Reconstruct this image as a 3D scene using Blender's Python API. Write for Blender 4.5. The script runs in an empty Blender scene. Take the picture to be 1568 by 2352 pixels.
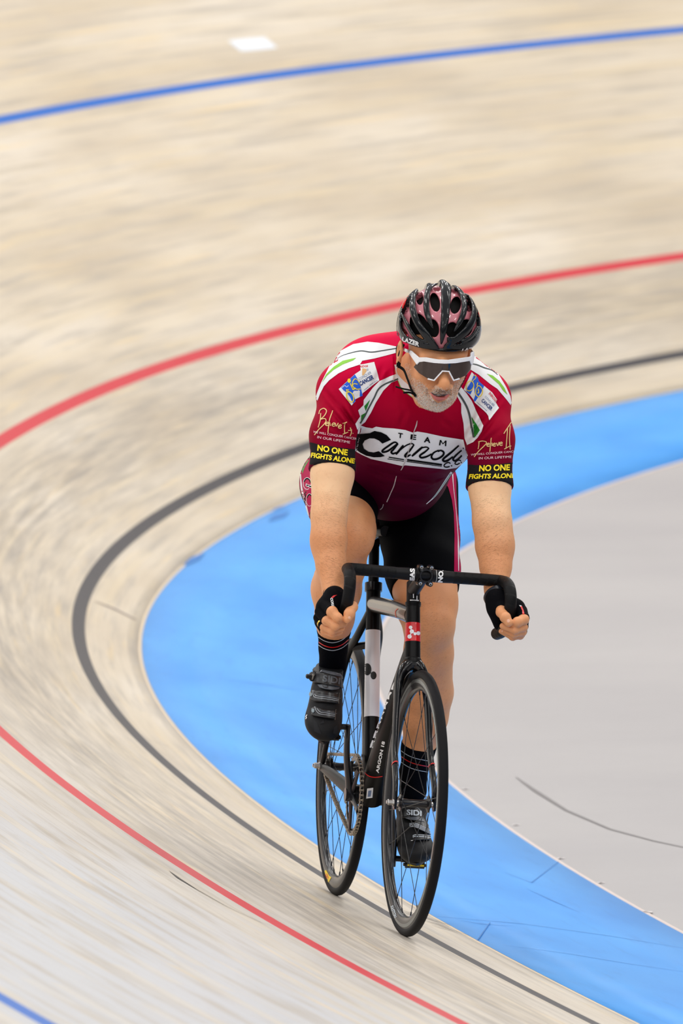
import bpy, bmesh, math, random
import numpy as np
from mathutils import Vector, Matrix, Quaternion
from mathutils.bvhtree import BVHTree
from mathutils.geometry import delaunay_2d_cdt
random.seed(7)
PI = math.pi
R = math.radians
SC = bpy.context.scene
COL = SC.collection

# ------------------------------------------------------------------ camera (metres; the rider is about 26 m away)
CAMZ, PITCH, ROLL, FPX = 3.120902, 0.074912, -0.023238, 23916.2
X0v = Vector((1, 0, 0)); V0v = Vector((0, math.sin(PITCH), math.cos(PITCH))); FWD = Vector((0, math.cos(PITCH), -math.sin(PITCH)))
RGT = X0v*math.cos(ROLL) + V0v*math.sin(ROLL)
UPC = -X0v*math.sin(ROLL) + V0v*math.cos(ROLL)
CAM = Vector((0, 0, CAMZ))
cam = bpy.data.cameras.new('camera'); camo = bpy.data.objects.new('camera', cam); COL.objects.link(camo)
cam.sensor_fit = 'HORIZONTAL'; cam.sensor_width = 24.0; cam.lens = FPX*24/1568
cam.clip_start = 0.5; cam.clip_end = 400
camo.matrix_world = Matrix((( RGT.x, UPC.x, -FWD.x, CAM.x), (RGT.y, UPC.y, -FWD.y, CAM.y), (RGT.z, UPC.z, -FWD.z, CAM.z), (0, 0, 0, 1)))
SC.camera = camo
cam.dof.use_dof = True; cam.dof.focus_distance = 26.3; cam.dof.aperture_fstop = 8.5

SC.view_settings.view_transform = 'Standard'; SC.view_settings.look = 'None'
SC.view_settings.gamma = 1; SC.view_settings.use_curve_mapping = False
SC.view_settings.exposure = 0.0

# ------------------------------------------------------------------ helpers
def srgb(r, g, b):
    f = lambda c: (c/255/12.92) if c/255 <= .04045 else ((c/255+.055)/1.055)**2.4
    return (f(r), f(g), f(b), 1)

class NT:
    def __init__(s, name):
        s.m = bpy.data.materials.new(name); s.m.use_nodes = True
        s.t = s.m.node_tree; s.n = s.t.nodes; s.l = s.t.links
        s.b = s.n['Principled BSDF']
    def new(s, k, **kw):
        n = s.n.new(k)
        for a, v in kw.items():
            if a == 'ins':
                for i, x in v.items():
                    if hasattr(x, 'is_output'): s.l.new(x, n.inputs[i])
                    else: n.inputs[i].default_value = x
            else: setattr(n, a, v)
        return n
    def math(s, op, a, b=0.0, c=None, clamp=False):
        n = s.n.new('ShaderNodeMath'); n.operation = op; n.use_clamp = clamp
        for i, x in enumerate((a, b) if c is None else (a, b, c)):
            if hasattr(x, 'is_output'): s.l.new(x, n.inputs[i])
            else: n.inputs[i].default_value = x
        return n.outputs[0]
    def mix(s, f, a, b, kind='MIX'):
        n = s.n.new('ShaderNodeMix'); n.data_type = 'RGBA'; n.blend_type = kind
        for i, x in ((0, f), (6, a), (7, b)):
            if hasattr(x, 'is_output'): s.l.new(x, n.inputs[i])
            else: n.inputs[i].default_value = x
        return n.outputs[2]
    def ramp(s, f, stops):
        n = s.n.new('ShaderNodeValToRGB'); e = n.color_ramp.elements
        while len(e) < len(stops): e.new(.5)
        for k, (p, c) in zip(e, stops): k.position = p; k.color = c
        s.l.new(f, n.inputs[0]); return n.outputs[0]
    def noise(s, vec, scale, detail=2, rough=.5, out=0, dist=0):
        n = s.n.new('ShaderNodeTexNoise'); n.inputs['Scale'].default_value = scale
        n.inputs['Detail'].default_value = detail; n.inputs['Roughness'].default_value = rough; n.inputs['Distortion'].default_value = dist
        if vec is not None: s.l.new(vec, n.inputs['Vector'])
        return n.outputs[out]
    def comb(s, x, y, z=0.0):
        return s.new('ShaderNodeCombineXYZ', ins={0: x, 1: y, 2: z}).outputs[0]
    def set(s, **kw):
        for k, v in kw.items():
            i = s.b.inputs[k.replace('_', ' ')]
            if hasattr(v, 'is_output'): s.l.new(v, i)
            else: i.default_value = v
        return s
    def bump(s, h, strength=.3, dist=.001):
        n = s.new('ShaderNodeBump', ins={'Height': h, 'Strength': strength, 'Distance': dist})
        s.l.new(n.outputs[0], s.b.inputs['Normal'])
        return s

def plain(name, c, rough=.5, metal=0., coat=0., spec=.5, bumpy=0, bscale=400, var=.0, **kw):
    n = NT(name)
    if var:
        co = n.new('ShaderNodeTexCoord').outputs['Object']
        f = n.noise(co, 35, 3)
        col = n.mix(f, tuple(x*(1-var) for x in c[:3])+(1,), tuple(min(1, x*(1+var)) for x in c[:3])+(1,))
        n.set(Base_Color=col)
    else: n.set(Base_Color=c)
    n.set(Roughness=rough, Metallic=metal, Coat_Weight=coat, Coat_Roughness=.05, Specular_IOR_Level=spec)
    for k, v in kw.items(): n.set(**{k: v})
    if bumpy:
        co = n.new('ShaderNodeTexCoord').outputs['Object']
        n.bump(n.noise(co, bscale, 2), bumpy, .0008)
    return n.m

def tag(o, label=None, cat=None, group=None, kind=None):
    if label: o['label'] = label
    if cat: o['category'] = cat
    if group: o['group'] = group
    if kind: o['kind'] = kind
    return o

def empty(name, mat=None, parent=None):
    o = bpy.data.objects.new(name, None); COL.objects.link(o); o.empty_display_size = .1
    if mat is not None: o.matrix_world = mat
    if parent is not None: o.parent = parent
    return o

def meshobj(name, verts, faces, m=None, parent=None, smooth=True, mats=None, fm=None):
    me = bpy.data.meshes.new(name)
    me.from_pydata([tuple(v) for v in verts], [], [tuple(int(i) for i in f) for f in faces])
    for mm in (mats or ([m] if m else [])): me.materials.append(mm)
    if fm is not None: me.polygons.foreach_set('material_index', np.asarray(fm, dtype=np.int32))
    me.polygons.foreach_set('use_smooth', [smooth]*len(me.polygons))
    me.update()
    o = bpy.data.objects.new(name, me); COL.objects.link(o)
    if parent is not None: o.parent = parent
    return o

class MB:
    """collects shapes into ONE mesh"""
    def __init__(s): s.v = []; s.f = []; s.mi = []; s.cur = 0
    def add(s, v, f):
        o = len(s.v); s.v += [Vector(x) for x in v]; s.f += [tuple(i+o for i in q) for q in f]; s.mi += [s.cur]*len(f)
    def box(s, c, sz, rot=None, bev=0):
        bm = bmesh.new(); bmesh.ops.create_cube(bm, size=1)
        for v in bm.verts: v.co = Vector((v.co.x*sz[0], v.co.y*sz[1], v.co.z*sz[2]))
        if bev: bmesh.ops.bevel(bm, geom=bm.edges[:], offset=bev, segments=2, affect='EDGES')
        for v in bm.verts:
            if rot is not None: v.co = rot @ v.co
            v.co += Vector(c)
        bm.verts.index_update()
        s.add([v.co.copy() for v in bm.verts], [[v.index for v in f.verts] for f in bm.faces]); bm.free()
    def sweep(s, pts, radii, n=12, cap=True, closed=False, flat=None, up=None):
        """tube through pts; radii scalar / per point / (ra, rb) ellipses; flat: fixed side axis"""
        pts = [Vector(p) for p in pts]; N = len(pts)
        if not hasattr(radii, '__len__'): radii = [radii]*N
        if len(radii) == 2 and N != 2 and not hasattr(radii[0], '__len__'): radii = [tuple(radii)]*N
        rings = []; prev = None
        for i, p in enumerate(pts):
            if closed: t = pts[(i+1) % N]-pts[i-1]
            else: t = pts[min(i+1, N-1)]-pts[max(i-1, 0)]
            t.normalize()
            if up is not None: a = Vector(up)
            elif prev is not None: a = prev
            else: a = Vector((0, 1, 0)) if abs(t.y) < .9 else Vector((1, 0, 0))
            a = a-t*a.dot(t)
            if a.length < 1e-6: a = t.orthogonal()
            a.normalize(); prev = a; b = t.cross(a)
            r = radii[i]; ra, rb = r if hasattr(r, '__len__') else (r, r)
            rings.append([p+a*(ra*math.cos(2*PI*k/n))+b*(rb*math.sin(2*PI*k/n)) for k in range(n)])
        v = [x for rg in rings for x in rg]; f = []
        M = N if closed else N-1
        for i in range(M):
            j = (i+1) % N
            for k in range(n):
                k2 = (k+1) % n; f.append((i*n+k, i*n+k2, j*n+k2, j*n+k))
        if cap and not closed:
            f.append(tuple(reversed(range(n)))); f.append(tuple((N-1)*n+k for k in range(n)))
        s.add(v, f)
    def lathe(s, prof, axis_o, axis_d, n=32, closed=False, arc=None):
        """prof: list of (r, h) about the axis"""
        d = Vector(axis_d).normalized(); a = d.orthogonal().normalized(); b = d.cross(a); o = Vector(axis_o)
        v = []; f = []; m = len(prof)
        for k in range(n):
            ang = 2*PI*k/n; e = a*math.cos(ang)+b*math.sin(ang)
            for r, h in prof: v.append(o+e*r+d*h)
        for k in range(n):
            k2 = (k+1) % n
            for i in range(m if closed else m-1):
                j = (i+1) % m; f.append((k*m+i, k*m+j, k2*m+j, k2*m+i))
        s.add(v, f)
    def prism(s, poly, h0, h1, fr):
        """poly 2D extruded; fr = (origin, ax, ay, an)"""
        o, ax, ay, an = [Vector(q) for q in fr]; n = len(poly)
        v = [o+ax*p[0]+ay*p[1]+an*h0 for p in poly]+[o+ax*p[0]+ay*p[1]+an*h1 for p in poly]
        f = [tuple(range(n))[::-1], tuple(range(n, 2*n))]+[(i, (i+1) % n, n+(i+1) % n, n+i) for i in range(n)]
        s.add(v, f)
    def ball(s, c, r, n=10, sc=(1, 1, 1)):
        bm = bmesh.new(); bmesh.ops.create_uvsphere(bm, u_segments=n*2, v_segments=n, radius=r)
        bm.verts.index_update()
        s.add([Vector((v.co.x*sc[0], v.co.y*sc[1], v.co.z*sc[2]))+Vector(c) for v in bm.verts], [[v.index for v in f.verts] for f in bm.faces]); bm.free()
    def build(s, name, m=None, parent=None, smooth=True, mats=None, auto=40, clean=True):
        o = meshobj(name, s.v, s.f, m, parent, smooth, mats, s.mi if mats else None)
        if clean:
            bm = bmesh.new(); bm.from_mesh(o.data); bmesh.ops.recalc_face_normals(bm, faces=bm.faces[:]); 
            if smooth and auto:
                for e in bm.edges:
                    if len(e.link_faces) == 2 and e.calc_face_angle(0) > R(auto): e.smooth = False
            bm.to_mesh(o.data); bm.free()
        return o
# ------------------------------------------------------------------ velodrome bend: inner edge curve, banking
KK = np.array([-14, -4, 2, 8, 14, 20, 30.])
KV = np.array([0.013746, 0.01079, 0.017323, 0.029414, 0.026318, 0.041426, 0.053804])
BV = np.array([0.229993, 0.297026, 0.374938, 0.453234, 0.587045, 0.64, 0.709016])
NS = 400
SK = np.linspace(-14, 30, NS)
def _smooth(v):
    k = np.hanning(41); k /= k.sum()
    return np.convolve(np.pad(np.interp(SK, KK, v), 20, 'edge'), k, 'valid')
kk, bb = _smooth(KV), _smooth(BV)
ds = SK[1]-SK[0]
th = np.concatenate([[0], np.cumsum((kk[1:]+kk[:-1])/2*ds)]); th = th-np.interp(0, SK, th)-0.157625
dx, dy = np.sin(th), np.cos(th)
xx = np.concatenate([[0], np.cumsum((dx[1:]+dx[:-1])/2*ds)]); yy = np.concatenate([[0], np.cumsum((dy[1:]+dy[:-1])/2*ds)])
xx = xx-np.interp(0, SK, xx)-0.062473; yy = yy-np.interp(0, SK, yy)+28.876146
# carry the bend on a little past the fitted stretch, for other viewpoints
xs, ys, ths, bs, ss = list(xx), list(yy), list(th), list(bb), list(SK)
for i in range(90):
    ths.append(ths[-1]+kk[-1]*ds); xs.append(xs[-1]+math.sin(ths[-1])*ds); ys.append(ys[-1]+math.cos(ths[-1])*ds); bs.append(bs[-1]); ss.append(ss[-1]+ds)
xs, ys, ths, bs, ss = map(np.array, (xs, ys, ths, bs, ss))
NX, NY = -np.cos(ths), np.sin(ths)
BANDW, BANDA = 0.831906, 0.183339

def strip(name, ws, mat_, label, close_under=True):
    v = []; uv = []; N = len(ss)
    for w in ws:
        a = bs if w >= 0 and ws[-1] > 0 else np.full(N, BANDA)
        v.append(np.stack([xs+NX*w*np.cos(a), ys+NY*w*np.cos(a), w*np.sin(a)], 1)); uv.append(np.stack([ss, np.full(N, w)], 1))
    V = np.concatenate(v); UV = np.concatenate(uv); f = []
    for j in range(len(ws)-1):
        for i in range(N-1): f.append((j*N+i, j*N+i+1, (j+1)*N+i+1, (j+1)*N+i))
    o = meshobj(name, V, f, mat_)
    l = o.data.uv_layers.new(name='run'); idx = np.empty(len(o.data.loops), dtype=np.int32); o.data.loops.foreach_get('vertex_index', idx)
    l.data.foreach_set('uv', UV[idx].astype(np.float32).ravel())
    bm = bmesh.new(); bm.from_mesh(o.data)
    for fc in bm.faces:
        if fc.normal.z < 0: fc.normal_flip()
    bm.to_mesh(o.data); bm.free()
    md = o.modifiers.new('thick', 'SOLIDIFY'); md.thickness = .04; md.offset = -1
    tag(o, label, None, None, 'structure')
    return o

def wood_material():
    n = NT('pine_track_boards')
    uvn = n.new('ShaderNodeUVMap', uv_map='run').outputs[0]
    sp = n.new('ShaderNodeSeparateXYZ', ins={0: uvn}); u, w = sp.outputs[0], sp.outputs[1]
    row = n.math('FLOOR', n.math('MULTIPLY', w, 1/.038))
    # each board has its own tone; boards are butted at staggered joints
    rn = n.new('ShaderNodeTexWhiteNoise', noise_dimensions='1D', ins={'W': row}).outputs['Value']
    cell = n.math('FLOOR', n.math('ADD', n.math('MULTIPLY', u, .42), n.math('MULTIPLY', rn, 17.3)))
    tone = n.new('ShaderNodeTexWhiteNoise', noise_dimensions='2D', ins={'Vector': n.comb(row, cell)}).outputs['Value']
    broad = n.noise(n.comb(n.math('MULTIPLY', u, .35), n.math('MULTIPLY', w, 2.2)), 1.0, 3, .55)
    mid = n.noise(n.comb(n.math('MULTIPLY', u, .8), n.math('MULTIPLY', w, 24)), 1.0, 3, .6)
    fine = n.noise(n.comb(n.math('MULTIPLY', u, 9.0), n.math('MULTIPLY', w, 210)), 1.0, 3, .6)
    cream = n.ramp(broad, [(.3, srgb(196, 180, 156)), (.5, srgb(212, 198, 176)), (.7, srgb(224, 213, 196))])
    # greyer light over the stretch by the bend exit, painted into the boards
    near_light = n.new('ShaderNodeMapRange', ins={0: u, 1: 7.0, 2: -4.0}).outputs[0]
    near_light_mix = n.math('MULTIPLY', near_light, n.math('ADD', .25, n.math('MULTIPLY', n.math('SUBTRACT', w, .5, clamp=True), .8), clamp=True))
    cream = n.mix(near_light_mix, cream, srgb(196, 197, 200))
    c = n.mix(n.math('MULTIPLY', n.math('SUBTRACT', tone, .62, clamp=True), .6, clamp=True), cream, srgb(228, 206, 160))
    grey = n.math('MULTIPLY', n.math('SUBTRACT', mid, .48, clamp=True), 4.0, clamp=True)
    c = n.mix(n.math('MULTIPLY', grey, .9), c, srgb(176, 166, 152))
    yel = n.math('MULTIPLY', n.math('SUBTRACT', n.noise(n.comb(n.math('MULTIPLY', u, .7), n.math('MULTIPLY', w, 22), 5.0), 1.0, 2), .60, clamp=True), 4, clamp=True)
    c = n.mix(n.math('MULTIPLY', yel, .75), c, srgb(236, 208, 156))
    # dark grain flecks
    fl = n.math('MULTIPLY', n.math('SUBTRACT', fine, .63, clamp=True), 8, clamp=True)
    c = n.mix(n.math('MULTIPLY', fl, .6), c, srgb(150, 116, 74))
    # wheel dirt in the racing lane, with the rider's soft shadow painted in
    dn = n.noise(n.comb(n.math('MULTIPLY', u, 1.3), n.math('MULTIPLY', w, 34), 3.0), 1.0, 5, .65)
    dirt_shadow = n.math('MULTIPLY', n.math('SUBTRACT', 1.0, n.math('MULTIPLY', n.math('ABSOLUTE', n.math('SUBTRACT', w, .58)), 2.0), clamp=True), n.math('MULTIPLY', n.math('SUBTRACT', dn, .36, clamp=True), 2.6, clamp=True))
    c = n.mix(n.math('MULTIPLY', dirt_shadow, .8), c, srgb(122, 116, 112))
    gap = n.math('PINGPONG', n.math('MULTIPLY', w, 1/.038), .5)
    gapm = n.math('LESS_THAN', gap, .02)
    c = n.mix(n.math('MULTIPLY', gapm, .25), c, srgb(120, 100, 80))
    def band(lo, hi):
        return n.math('MULTIPLY', n.math('GREATER_THAN', w, lo), n.math('LESS_THAN', w, hi))
    wear = n.math('MULTIPLY', n.math('SUBTRACT', fine, .3), .35)
    def painted(base, col, lo, hi):
        pc = n.mix(wear, col, tuple(min(1, x*1.5+.02) for x in col[:3])+(1,))
        return n.mix(band(lo, hi), base, pc)
    c = painted(c, srgb(52, 50, 56), .200, .250)
    c = painted(c, srgb(202, 36, 52), .848, .903)
    c = painted(c, srgb(0, 98, 190), 2.475, 2.528)
    n.set(Base_Color=c, Roughness=.42, Specular_IOR_Level=.35)
    n.bump(n.math('ADD', fine, n.math('MULTIPLY', gapm, -1.0)), .12, .001)
    return n.m

def paint_material(name, c0, c1, c2, streak=True):
    n = NT(name)
    uvn = n.new('ShaderNodeUVMap', uv_map='run').outputs[0]
    sp = n.new('ShaderNodeSeparateXYZ', ins={0: uvn}); u, w = sp.outputs[0], sp.outputs[1]
    a = n.noise(n.comb(n.math('MULTIPLY', u, .8), n.math('MULTIPLY', w, 3)), 1.0, 3)
    b = n.noise(n.comb(n.math('ADD', n.math('MULTIPLY', u, 3), n.math('MULTIPLY', w, 2)), n.math('MULTIPLY', w, 24)), 1.0, 4, .6)
    c = n.ramp(a, [(.3, c0), (.7, c1)])
    c = n.mix(n.math('MULTIPLY', n.math('SUBTRACT', b, .55, clamp=True), 1.6, clamp=True), c, c2)
    n.set(Base_Color=c, Roughness=.45, Specular_IOR_Level=.35)
    return n.m

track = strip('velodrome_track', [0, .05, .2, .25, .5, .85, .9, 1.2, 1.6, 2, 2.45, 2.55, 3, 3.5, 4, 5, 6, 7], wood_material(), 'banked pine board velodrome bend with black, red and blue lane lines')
# rows of pale boards run to the inner edge, then the blue band
strip('blue_apron', [-BANDW, -BANDW*.66, -BANDW*.33, -.01], paint_material('blue_paint', srgb(40, 142, 226), srgb(66, 162, 240), srgb(30, 120, 200)), 'flat blue painted band along the inner edge of the track')
strip('trim_1', [-.012, -.004, 0.0], plain('pale_edge', srgb(214, 196, 170), .6), 'pale edge board between the timber and the blue band')

strip('trim_2', [-BANDW-.004, -BANDW+.009], plain('pale_edge_line', srgb(212, 198, 192), .6), 'pale line where the blue band meets the infield')
for v_ in bpy.data.objects['trim_2'].data.vertices: v_.co.z += .0025
def floor_mat():
    n = NT('grey_infield')
    co = n.new('ShaderNodeTexCoord').outputs['Object']
    a = n.noise(co, .55, 3); b = n.noise(co, 7, 3)
    c = n.ramp(a, [(.3, srgb(160, 157, 159)), (.7, srgb(172, 169, 169))])
    c = n.mix(n.math('MULTIPLY', b, .25), c, srgb(150, 146, 146))
    n.set(Base_Color=c, Roughness=.5, Specular_IOR_Level=.35)
    return n.m
zf = -BANDW*math.sin(BANDA)-.003
fl = meshobj('floor', [(-60, -10, zf), (90, -10, zf), (90, 100, zf), (-60, 100, zf)], [(0, 1, 2, 3)], floor_mat(), smooth=False)
tag(fl, 'flat grey infield floor inside the bend', None, None, 'structure')

def tpt(s, w, lift=0.0):
    """point on track / apron / floor at run s, offset w, with surface normal lift"""
    g = lambda A: float(np.interp(s, ss, A))
    x, y, nx, ny, b = g(xs), g(ys), g(NX), g(NY), g(bs)
    if w < 0: b = BANDA
    ww = max(w, -BANDW)
    p = Vector((x+nx*ww*math.cos(b), y+ny*ww*math.cos(b), ww*math.sin(b)))
    if w < -BANDW: p += Vector((nx, ny, 0))*(w+BANDW)
    nrm = Vector((-nx*math.sin(b), -ny*math.sin(b), math.cos(b))) if w >= -BANDW else Vector((0, 0, 1))
    return p+nrm*lift

def ground_hit(px, py):
    """where the line of sight meets the track surface: returns world point, normal"""
    d = (RGT*((px-784)/FPX)+UPC*((1176-py)/FPX)+FWD).normalized()
    best = None
    for bv in GBV:
        h = bv.ray_cast(CAM, d)
        if h[0] is not None and (best is None or h[3] < best[2]): best = (h[0], h[1], h[3])
    return best
GBV = []
for o in list(COL.objects):
    if o.type == 'MESH': GBV.append(BVHTree.FromPolygons([v.co.copy() for v in o.data.vertices], [tuple(p.vertices) for p in o.data.polygons]))

def ground_mark(name, pts, widths, m, lift=.0015, kind=None):
    """a thin tapered mark lying on the ground through the given sight points (width in metres)"""
    P = []
    for (px, py) in pts:
        h = ground_hit(px, py); n = h[1] if h[1].z > 0 else -h[1]; P.append((h[0]+n*lift, n))
    # resample onto the ground
    Q = []
    for i in range(len(P)-1):
        for t in np.linspace(0, 1, 8, endpoint=False): Q.append((P[i][0].lerp(P[i+1][0], t), P[i][1].lerp(P[i+1][1], t)))
    Q.append(P[-1]); N = len(Q); v = []; f = []
    for i, (p, n) in enumerate(Q):
        t = (Q[min(i+1, N-1)][0]-Q[max(i-1, 0)][0]).normalized(); sd = t.cross(n).normalized()
        wd = np.interp(i/(N-1), np.linspace(0, 1, len(widths)), widths)/2
        v += [p-sd*wd, p+sd*wd]
    for i in range(N-1): f.append((2*i, 2*i+1, 2*i+3, 2*i+2))
    o = meshobj(name, v, f, m)
    return o
# ------------------------------------------------------------------ the bicycle's own frame: x forward, y to the rider's left, z up
PR = Vector((-0.03900413, 26.89818962, 0.10561961)); PF = Vector((0.13465489, 25.94381161, 0.10480243))
Fv = (PF-PR).normalized(); up0 = (Vector((0, 0, 1))-Fv*Fv.z).normalized(); lf0 = up0.cross(Fv)
LEAN = R(5.2)
Uv = up0*math.cos(LEAN)+lf0*math.sin(LEAN); Lv = Uv.cross(Fv)
BM_ = Matrix(((Fv.x, Lv.x, Uv.x, PR.x), (Fv.y, Lv.y, Uv.y, PR.y), (Fv.z, Lv.z, Uv.z, PR.z), (0, 0, 0, 1)))
BMI = BM_.inverted()
CAML = BMI @ CAM
def ray_l(px, py):
    d = (RGT*((px-784)/FPX)+UPC*((1176-py)/FPX)+FWD).normalized()
    return (BMI.to_3x3() @ d).normalized()
def J(px, py, x):
    """point of the rider's space at forward distance x seen at (px, py)"""
    d = ray_l(px, py); t = (x-CAML.x)/d.x
    return CAML+d*t
def JY(px, py, y):
    d = ray_l(px, py); t = (y-CAML.y)/d.y
    return CAML+d*t
def pix(p):
    v = BM_ @ Vector(p)-CAM; d = v.dot(FWD)
    return (784+FPX*v.dot(RGT)/d, 1176-FPX*v.dot(UPC)/d)

# ---- flat artwork laid on to a surface
def subdiv2d(V, Fc, mx):
    """split triangles until every edge is shorter than mx"""
    V = [tuple(v) for v in V]; T = []
    for f in Fc:
        for i in range(1, len(f)-1): T.append((f[0], f[i], f[i+1]))
    cache = {}
    def mid(a, b):
        k = (min(a, b), max(a, b))
        if k not in cache:
            V.append(((V[a][0]+V[b][0])/2, (V[a][1]+V[b][1])/2)); cache[k] = len(V)-1
        return cache[k]
    out = []; st = T
    L = lambda a, b: math.hypot(V[a][0]-V[b][0], V[a][1]-V[b][1])
    for _ in range(9):
        nx = []; done = True
        for t in st:
            e = [L(t[0], t[1]) > mx, L(t[1], t[2]) > mx, L(t[2], t[0]) > mx]; n = sum(e)
            if n == 0: nx.append(t); continue
            done = False
            a, b, c = t
            if n == 3:
                ab, bc, ca = mid(a, b), mid(b, c), mid(c, a); nx += [(a, ab, ca), (ab, b, bc), (ca, bc, c), (ab, bc, ca)]
            else:
                while not (e[0] and not e[2]) and not (n == 1 and e[0]):
                    a, b, c = b, c, a; e = e[1:]+e[:1]
                ab = mid(a, b)
                if n == 1: nx += [(a, ab, c), (ab, b, c)]
                else:
                    bc = mid(b, c); nx += [(a, ab, c), (ab, b, bc), (ab, bc, c)]
        st = nx
        if done: break
    return V, st
def poly2d(outer, holes=()):
    """even-odd filled polygon as a triangle mesh"""
    rings = [outer]+list(holes); vs = []; es = []
    for r in rings:
        o = len(vs); vs += [Vector((p[0], p[1])) for p in r]; es += [(o+i, o+(i+1) % len(r)) for i in range(len(r))]
    res = delaunay_2d_cdt(vs, es, [], 0, 1e-4)
    def inside(x, y):
        c = False
        for r in rings:
            n = len(r)
            for i in range(n):
                x1, y1 = r[i][:2]; x2, y2 = r[(i+1) % n][:2]
                if (y1 > y) != (y2 > y) and x < (x2-x1)*(y-y1)/(y2-y1)+x1: c = not c
        return c
    V = res[0]; Fq = [f for f in res[2] if inside(sum(V[i].x for i in f)/3, sum(V[i].y for i in f)/3)]
    return [(v.x, v.y) for v in V], Fq
def smooth_line(pts, k=6, closed=False):
    P = [Vector(p) for p in pts]; n = len(P); out = []
    rngi = range(n if closed else n-1)
    for i in rngi:
        if closed: a, b, c, d = P[i-1], P[i], P[(i+1) % n], P[(i+2) % n]
        else: a, b, c, d = P[max(i-1, 0)], P[i], P[i+1], P[min(i+2, n-1)]
        for j in range(k):
            t = j/k; out.append(.5*((2*b)+(c-a)*t+(2*a-5*b+4*c-d)*t*t+(3*b-a-3*c+d)*t**3))
    if not closed: out.append(P[-1])
    return out
def stroke2d(pts, w, k=6, smooth=True):
    """ribbon along 2D points; w one width or a width per point"""
    P = [Vector((p[0], p[1])) for p in pts]
    W = list(w) if hasattr(w, '__len__') else [w]*len(P)
    Q = smooth_line(P, k) if smooth and len(P) > 2 else P
    WW = np.interp(np.linspace(0, 1, len(Q)), np.linspace(0, 1, len(W)), W)
    V = []; Fq = []
    for i, p in enumerate(Q):
        t = (Q[min(i+1, len(Q)-1)]-Q[max(i-1, 0)]); t.normalize(); nrm = Vector((-t.y, t.x))*(WW[i]/2)
        V += [tuple(p+nrm), tuple(p-nrm)]
    for i in range(len(Q)-1): Fq.append((2*i, 2*i+1, 2*i+3, 2*i+2))
    return V, Fq
def disc2d(c, r, n=20, sx=1, sy=1):
    return [(c[0]+r*sx*math.cos(2*PI*i/n), c[1]+r*sy*math.sin(2*PI*i/n)) for i in range(n)], [tuple(range(n))]
def text2d(txt, org, ax, ay, size=1.0, bold=0.0, space=1.0, center=False, fit=None):
    """text in image-plane pixels: org, unit x axis (pixels per em), unit y axis"""
    cu = bpy.data.curves.new('t', 'FONT'); cu.body = txt; cu.size = 1; cu.offset = bold; cu.space_character = space; cu.resolution_u = 4; cu.fill_mode = 'FRONT'
    ob = bpy.data.objects.new('t', cu); COL.objects.link(ob); bpy.context.view_layer.update()
    me = bpy.data.meshes.new_from_object(ob.evaluated_get(bpy.context.evaluated_depsgraph_get()))
    V = [(v.co.x, v.co.y) for v in me.vertices]; Fq = [tuple(p.vertices) for p in me.polygons]
    bpy.data.objects.remove(ob); bpy.data.curves.remove(cu); bpy.data.meshes.remove(me)
    x0 = min(v[0] for v in V); x1 = max(v[0] for v in V)
    y0 = min(v[1] for v in V); y1 = max(v[1] for v in V)
    out = []
    for x, y in V:
        if fit: X, Y = (x-x0)/(x1-x0), (y-y0)/(y1-y0)   # unit box
        else:
            X, Y = (x-(x0+x1)/2 if center else x-x0)*size, y*size
        out.append((org[0]+ax[0]*X+ay[0]*Y, org[1]+ax[1]*X+ay[1]*Y))
    return out, Fq
def join2d(parts):
    V = []; Fq = []
    for v, f in parts:
        o = len(V); V += list(v); Fq += [tuple(i+o for i in q) for q in f]
    return V, Fq
def bvh_of(objs):
    out = []
    for o in (objs if isinstance(objs, (list, tuple)) else [objs]):
        me = o.data; out.append(BVHTree.FromPolygons([v.co.copy() for v in me.vertices], [tuple(p.vertices) for p in me.polygons]))
    return out
def lay(name, parts, bvhs, m, parent, off=.0008, mx=5, smooth=True, world=False, maxjump=.03, vis=None):
    """lay 2D artwork (image-plane pixels) on the surface it is printed on, as real geometry"""
    V, Fq = join2d(parts) if isinstance(parts, list) else parts
    V, Fq = subdiv2d(V, Fq, mx)
    P = []
    for (x, y) in V:
        d = ray_l(x, y); best = None
        for b in bvhs:
            h = b.ray_cast(CAML, d)
            if h[0] is not None and (best is None or h[3] < best[3]): best = h
        if best is None: P.append(None)
        else:
            n = best[1] if best[1].dot(d) < 0 else -best[1]
            P.append(best[0]-d*(off*1.3)+n*(off*.55))
    keep = []
    for f in Fq:
        if any(P[i] is None for i in f): continue
        if max((P[f[i]]-P[f[(i+1) % 3]]).length for i in range(3)) > maxjump: continue
        keep.append(f)
    used = sorted({i for f in keep for i in f}); mp = {u: k for k, u in enumerate(used)}
    o = meshobj(name, [P[i] for i in used], [tuple(mp[i] for i in f) for f in keep], m, parent, smooth)
    # face the viewer
    me = o.data
    bm = bmesh.new(); bm.from_mesh(me)
    for fc in bm.faces:
        if fc.normal.dot(fc.calc_center_median()-CAML) > 0: fc.normal_flip()
    bm.to_mesh(me); bm.free()
    return o
# ------------------------------------------------------------------ bicycle
M_carbon = plain('black_carbon', (.002, .002, .0025, 1), .35, spec=.18)
M_glosscarbon = plain('gloss_black_carbon', (.004, .004, .005, 1), .14, spec=.45)
M_satin = plain('satin_black', (.004, .004, .005, 1), .42, spec=.2)
M_gloss_grey = plain('gloss_graphite', (.045, .038, .034, 1), .2, coat=.35, spec=.5)
M_rubber = plain('tyre_rubber', (.008, .008, .0095, 1), .6, spec=.12, bumpy=.2, bscale=900)
M_tape = None
M_steel = plain('polished_steel', (.62, .60, .58, 1), .22, metal=1.)
M_dark_steel = plain('dark_steel', (.10, .095, .09, 1), .3, metal=1.)
M_brass = plain('chain_steel', (.34, .29, .23, 1), .28, metal=1.)
M_alloy = plain('black_anodised_alloy', (.010, .010, .012, 1), .2, spec=.4)
M_white_paint = plain('white_paint', srgb(236, 236, 240), .3, coat=.4)
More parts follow.
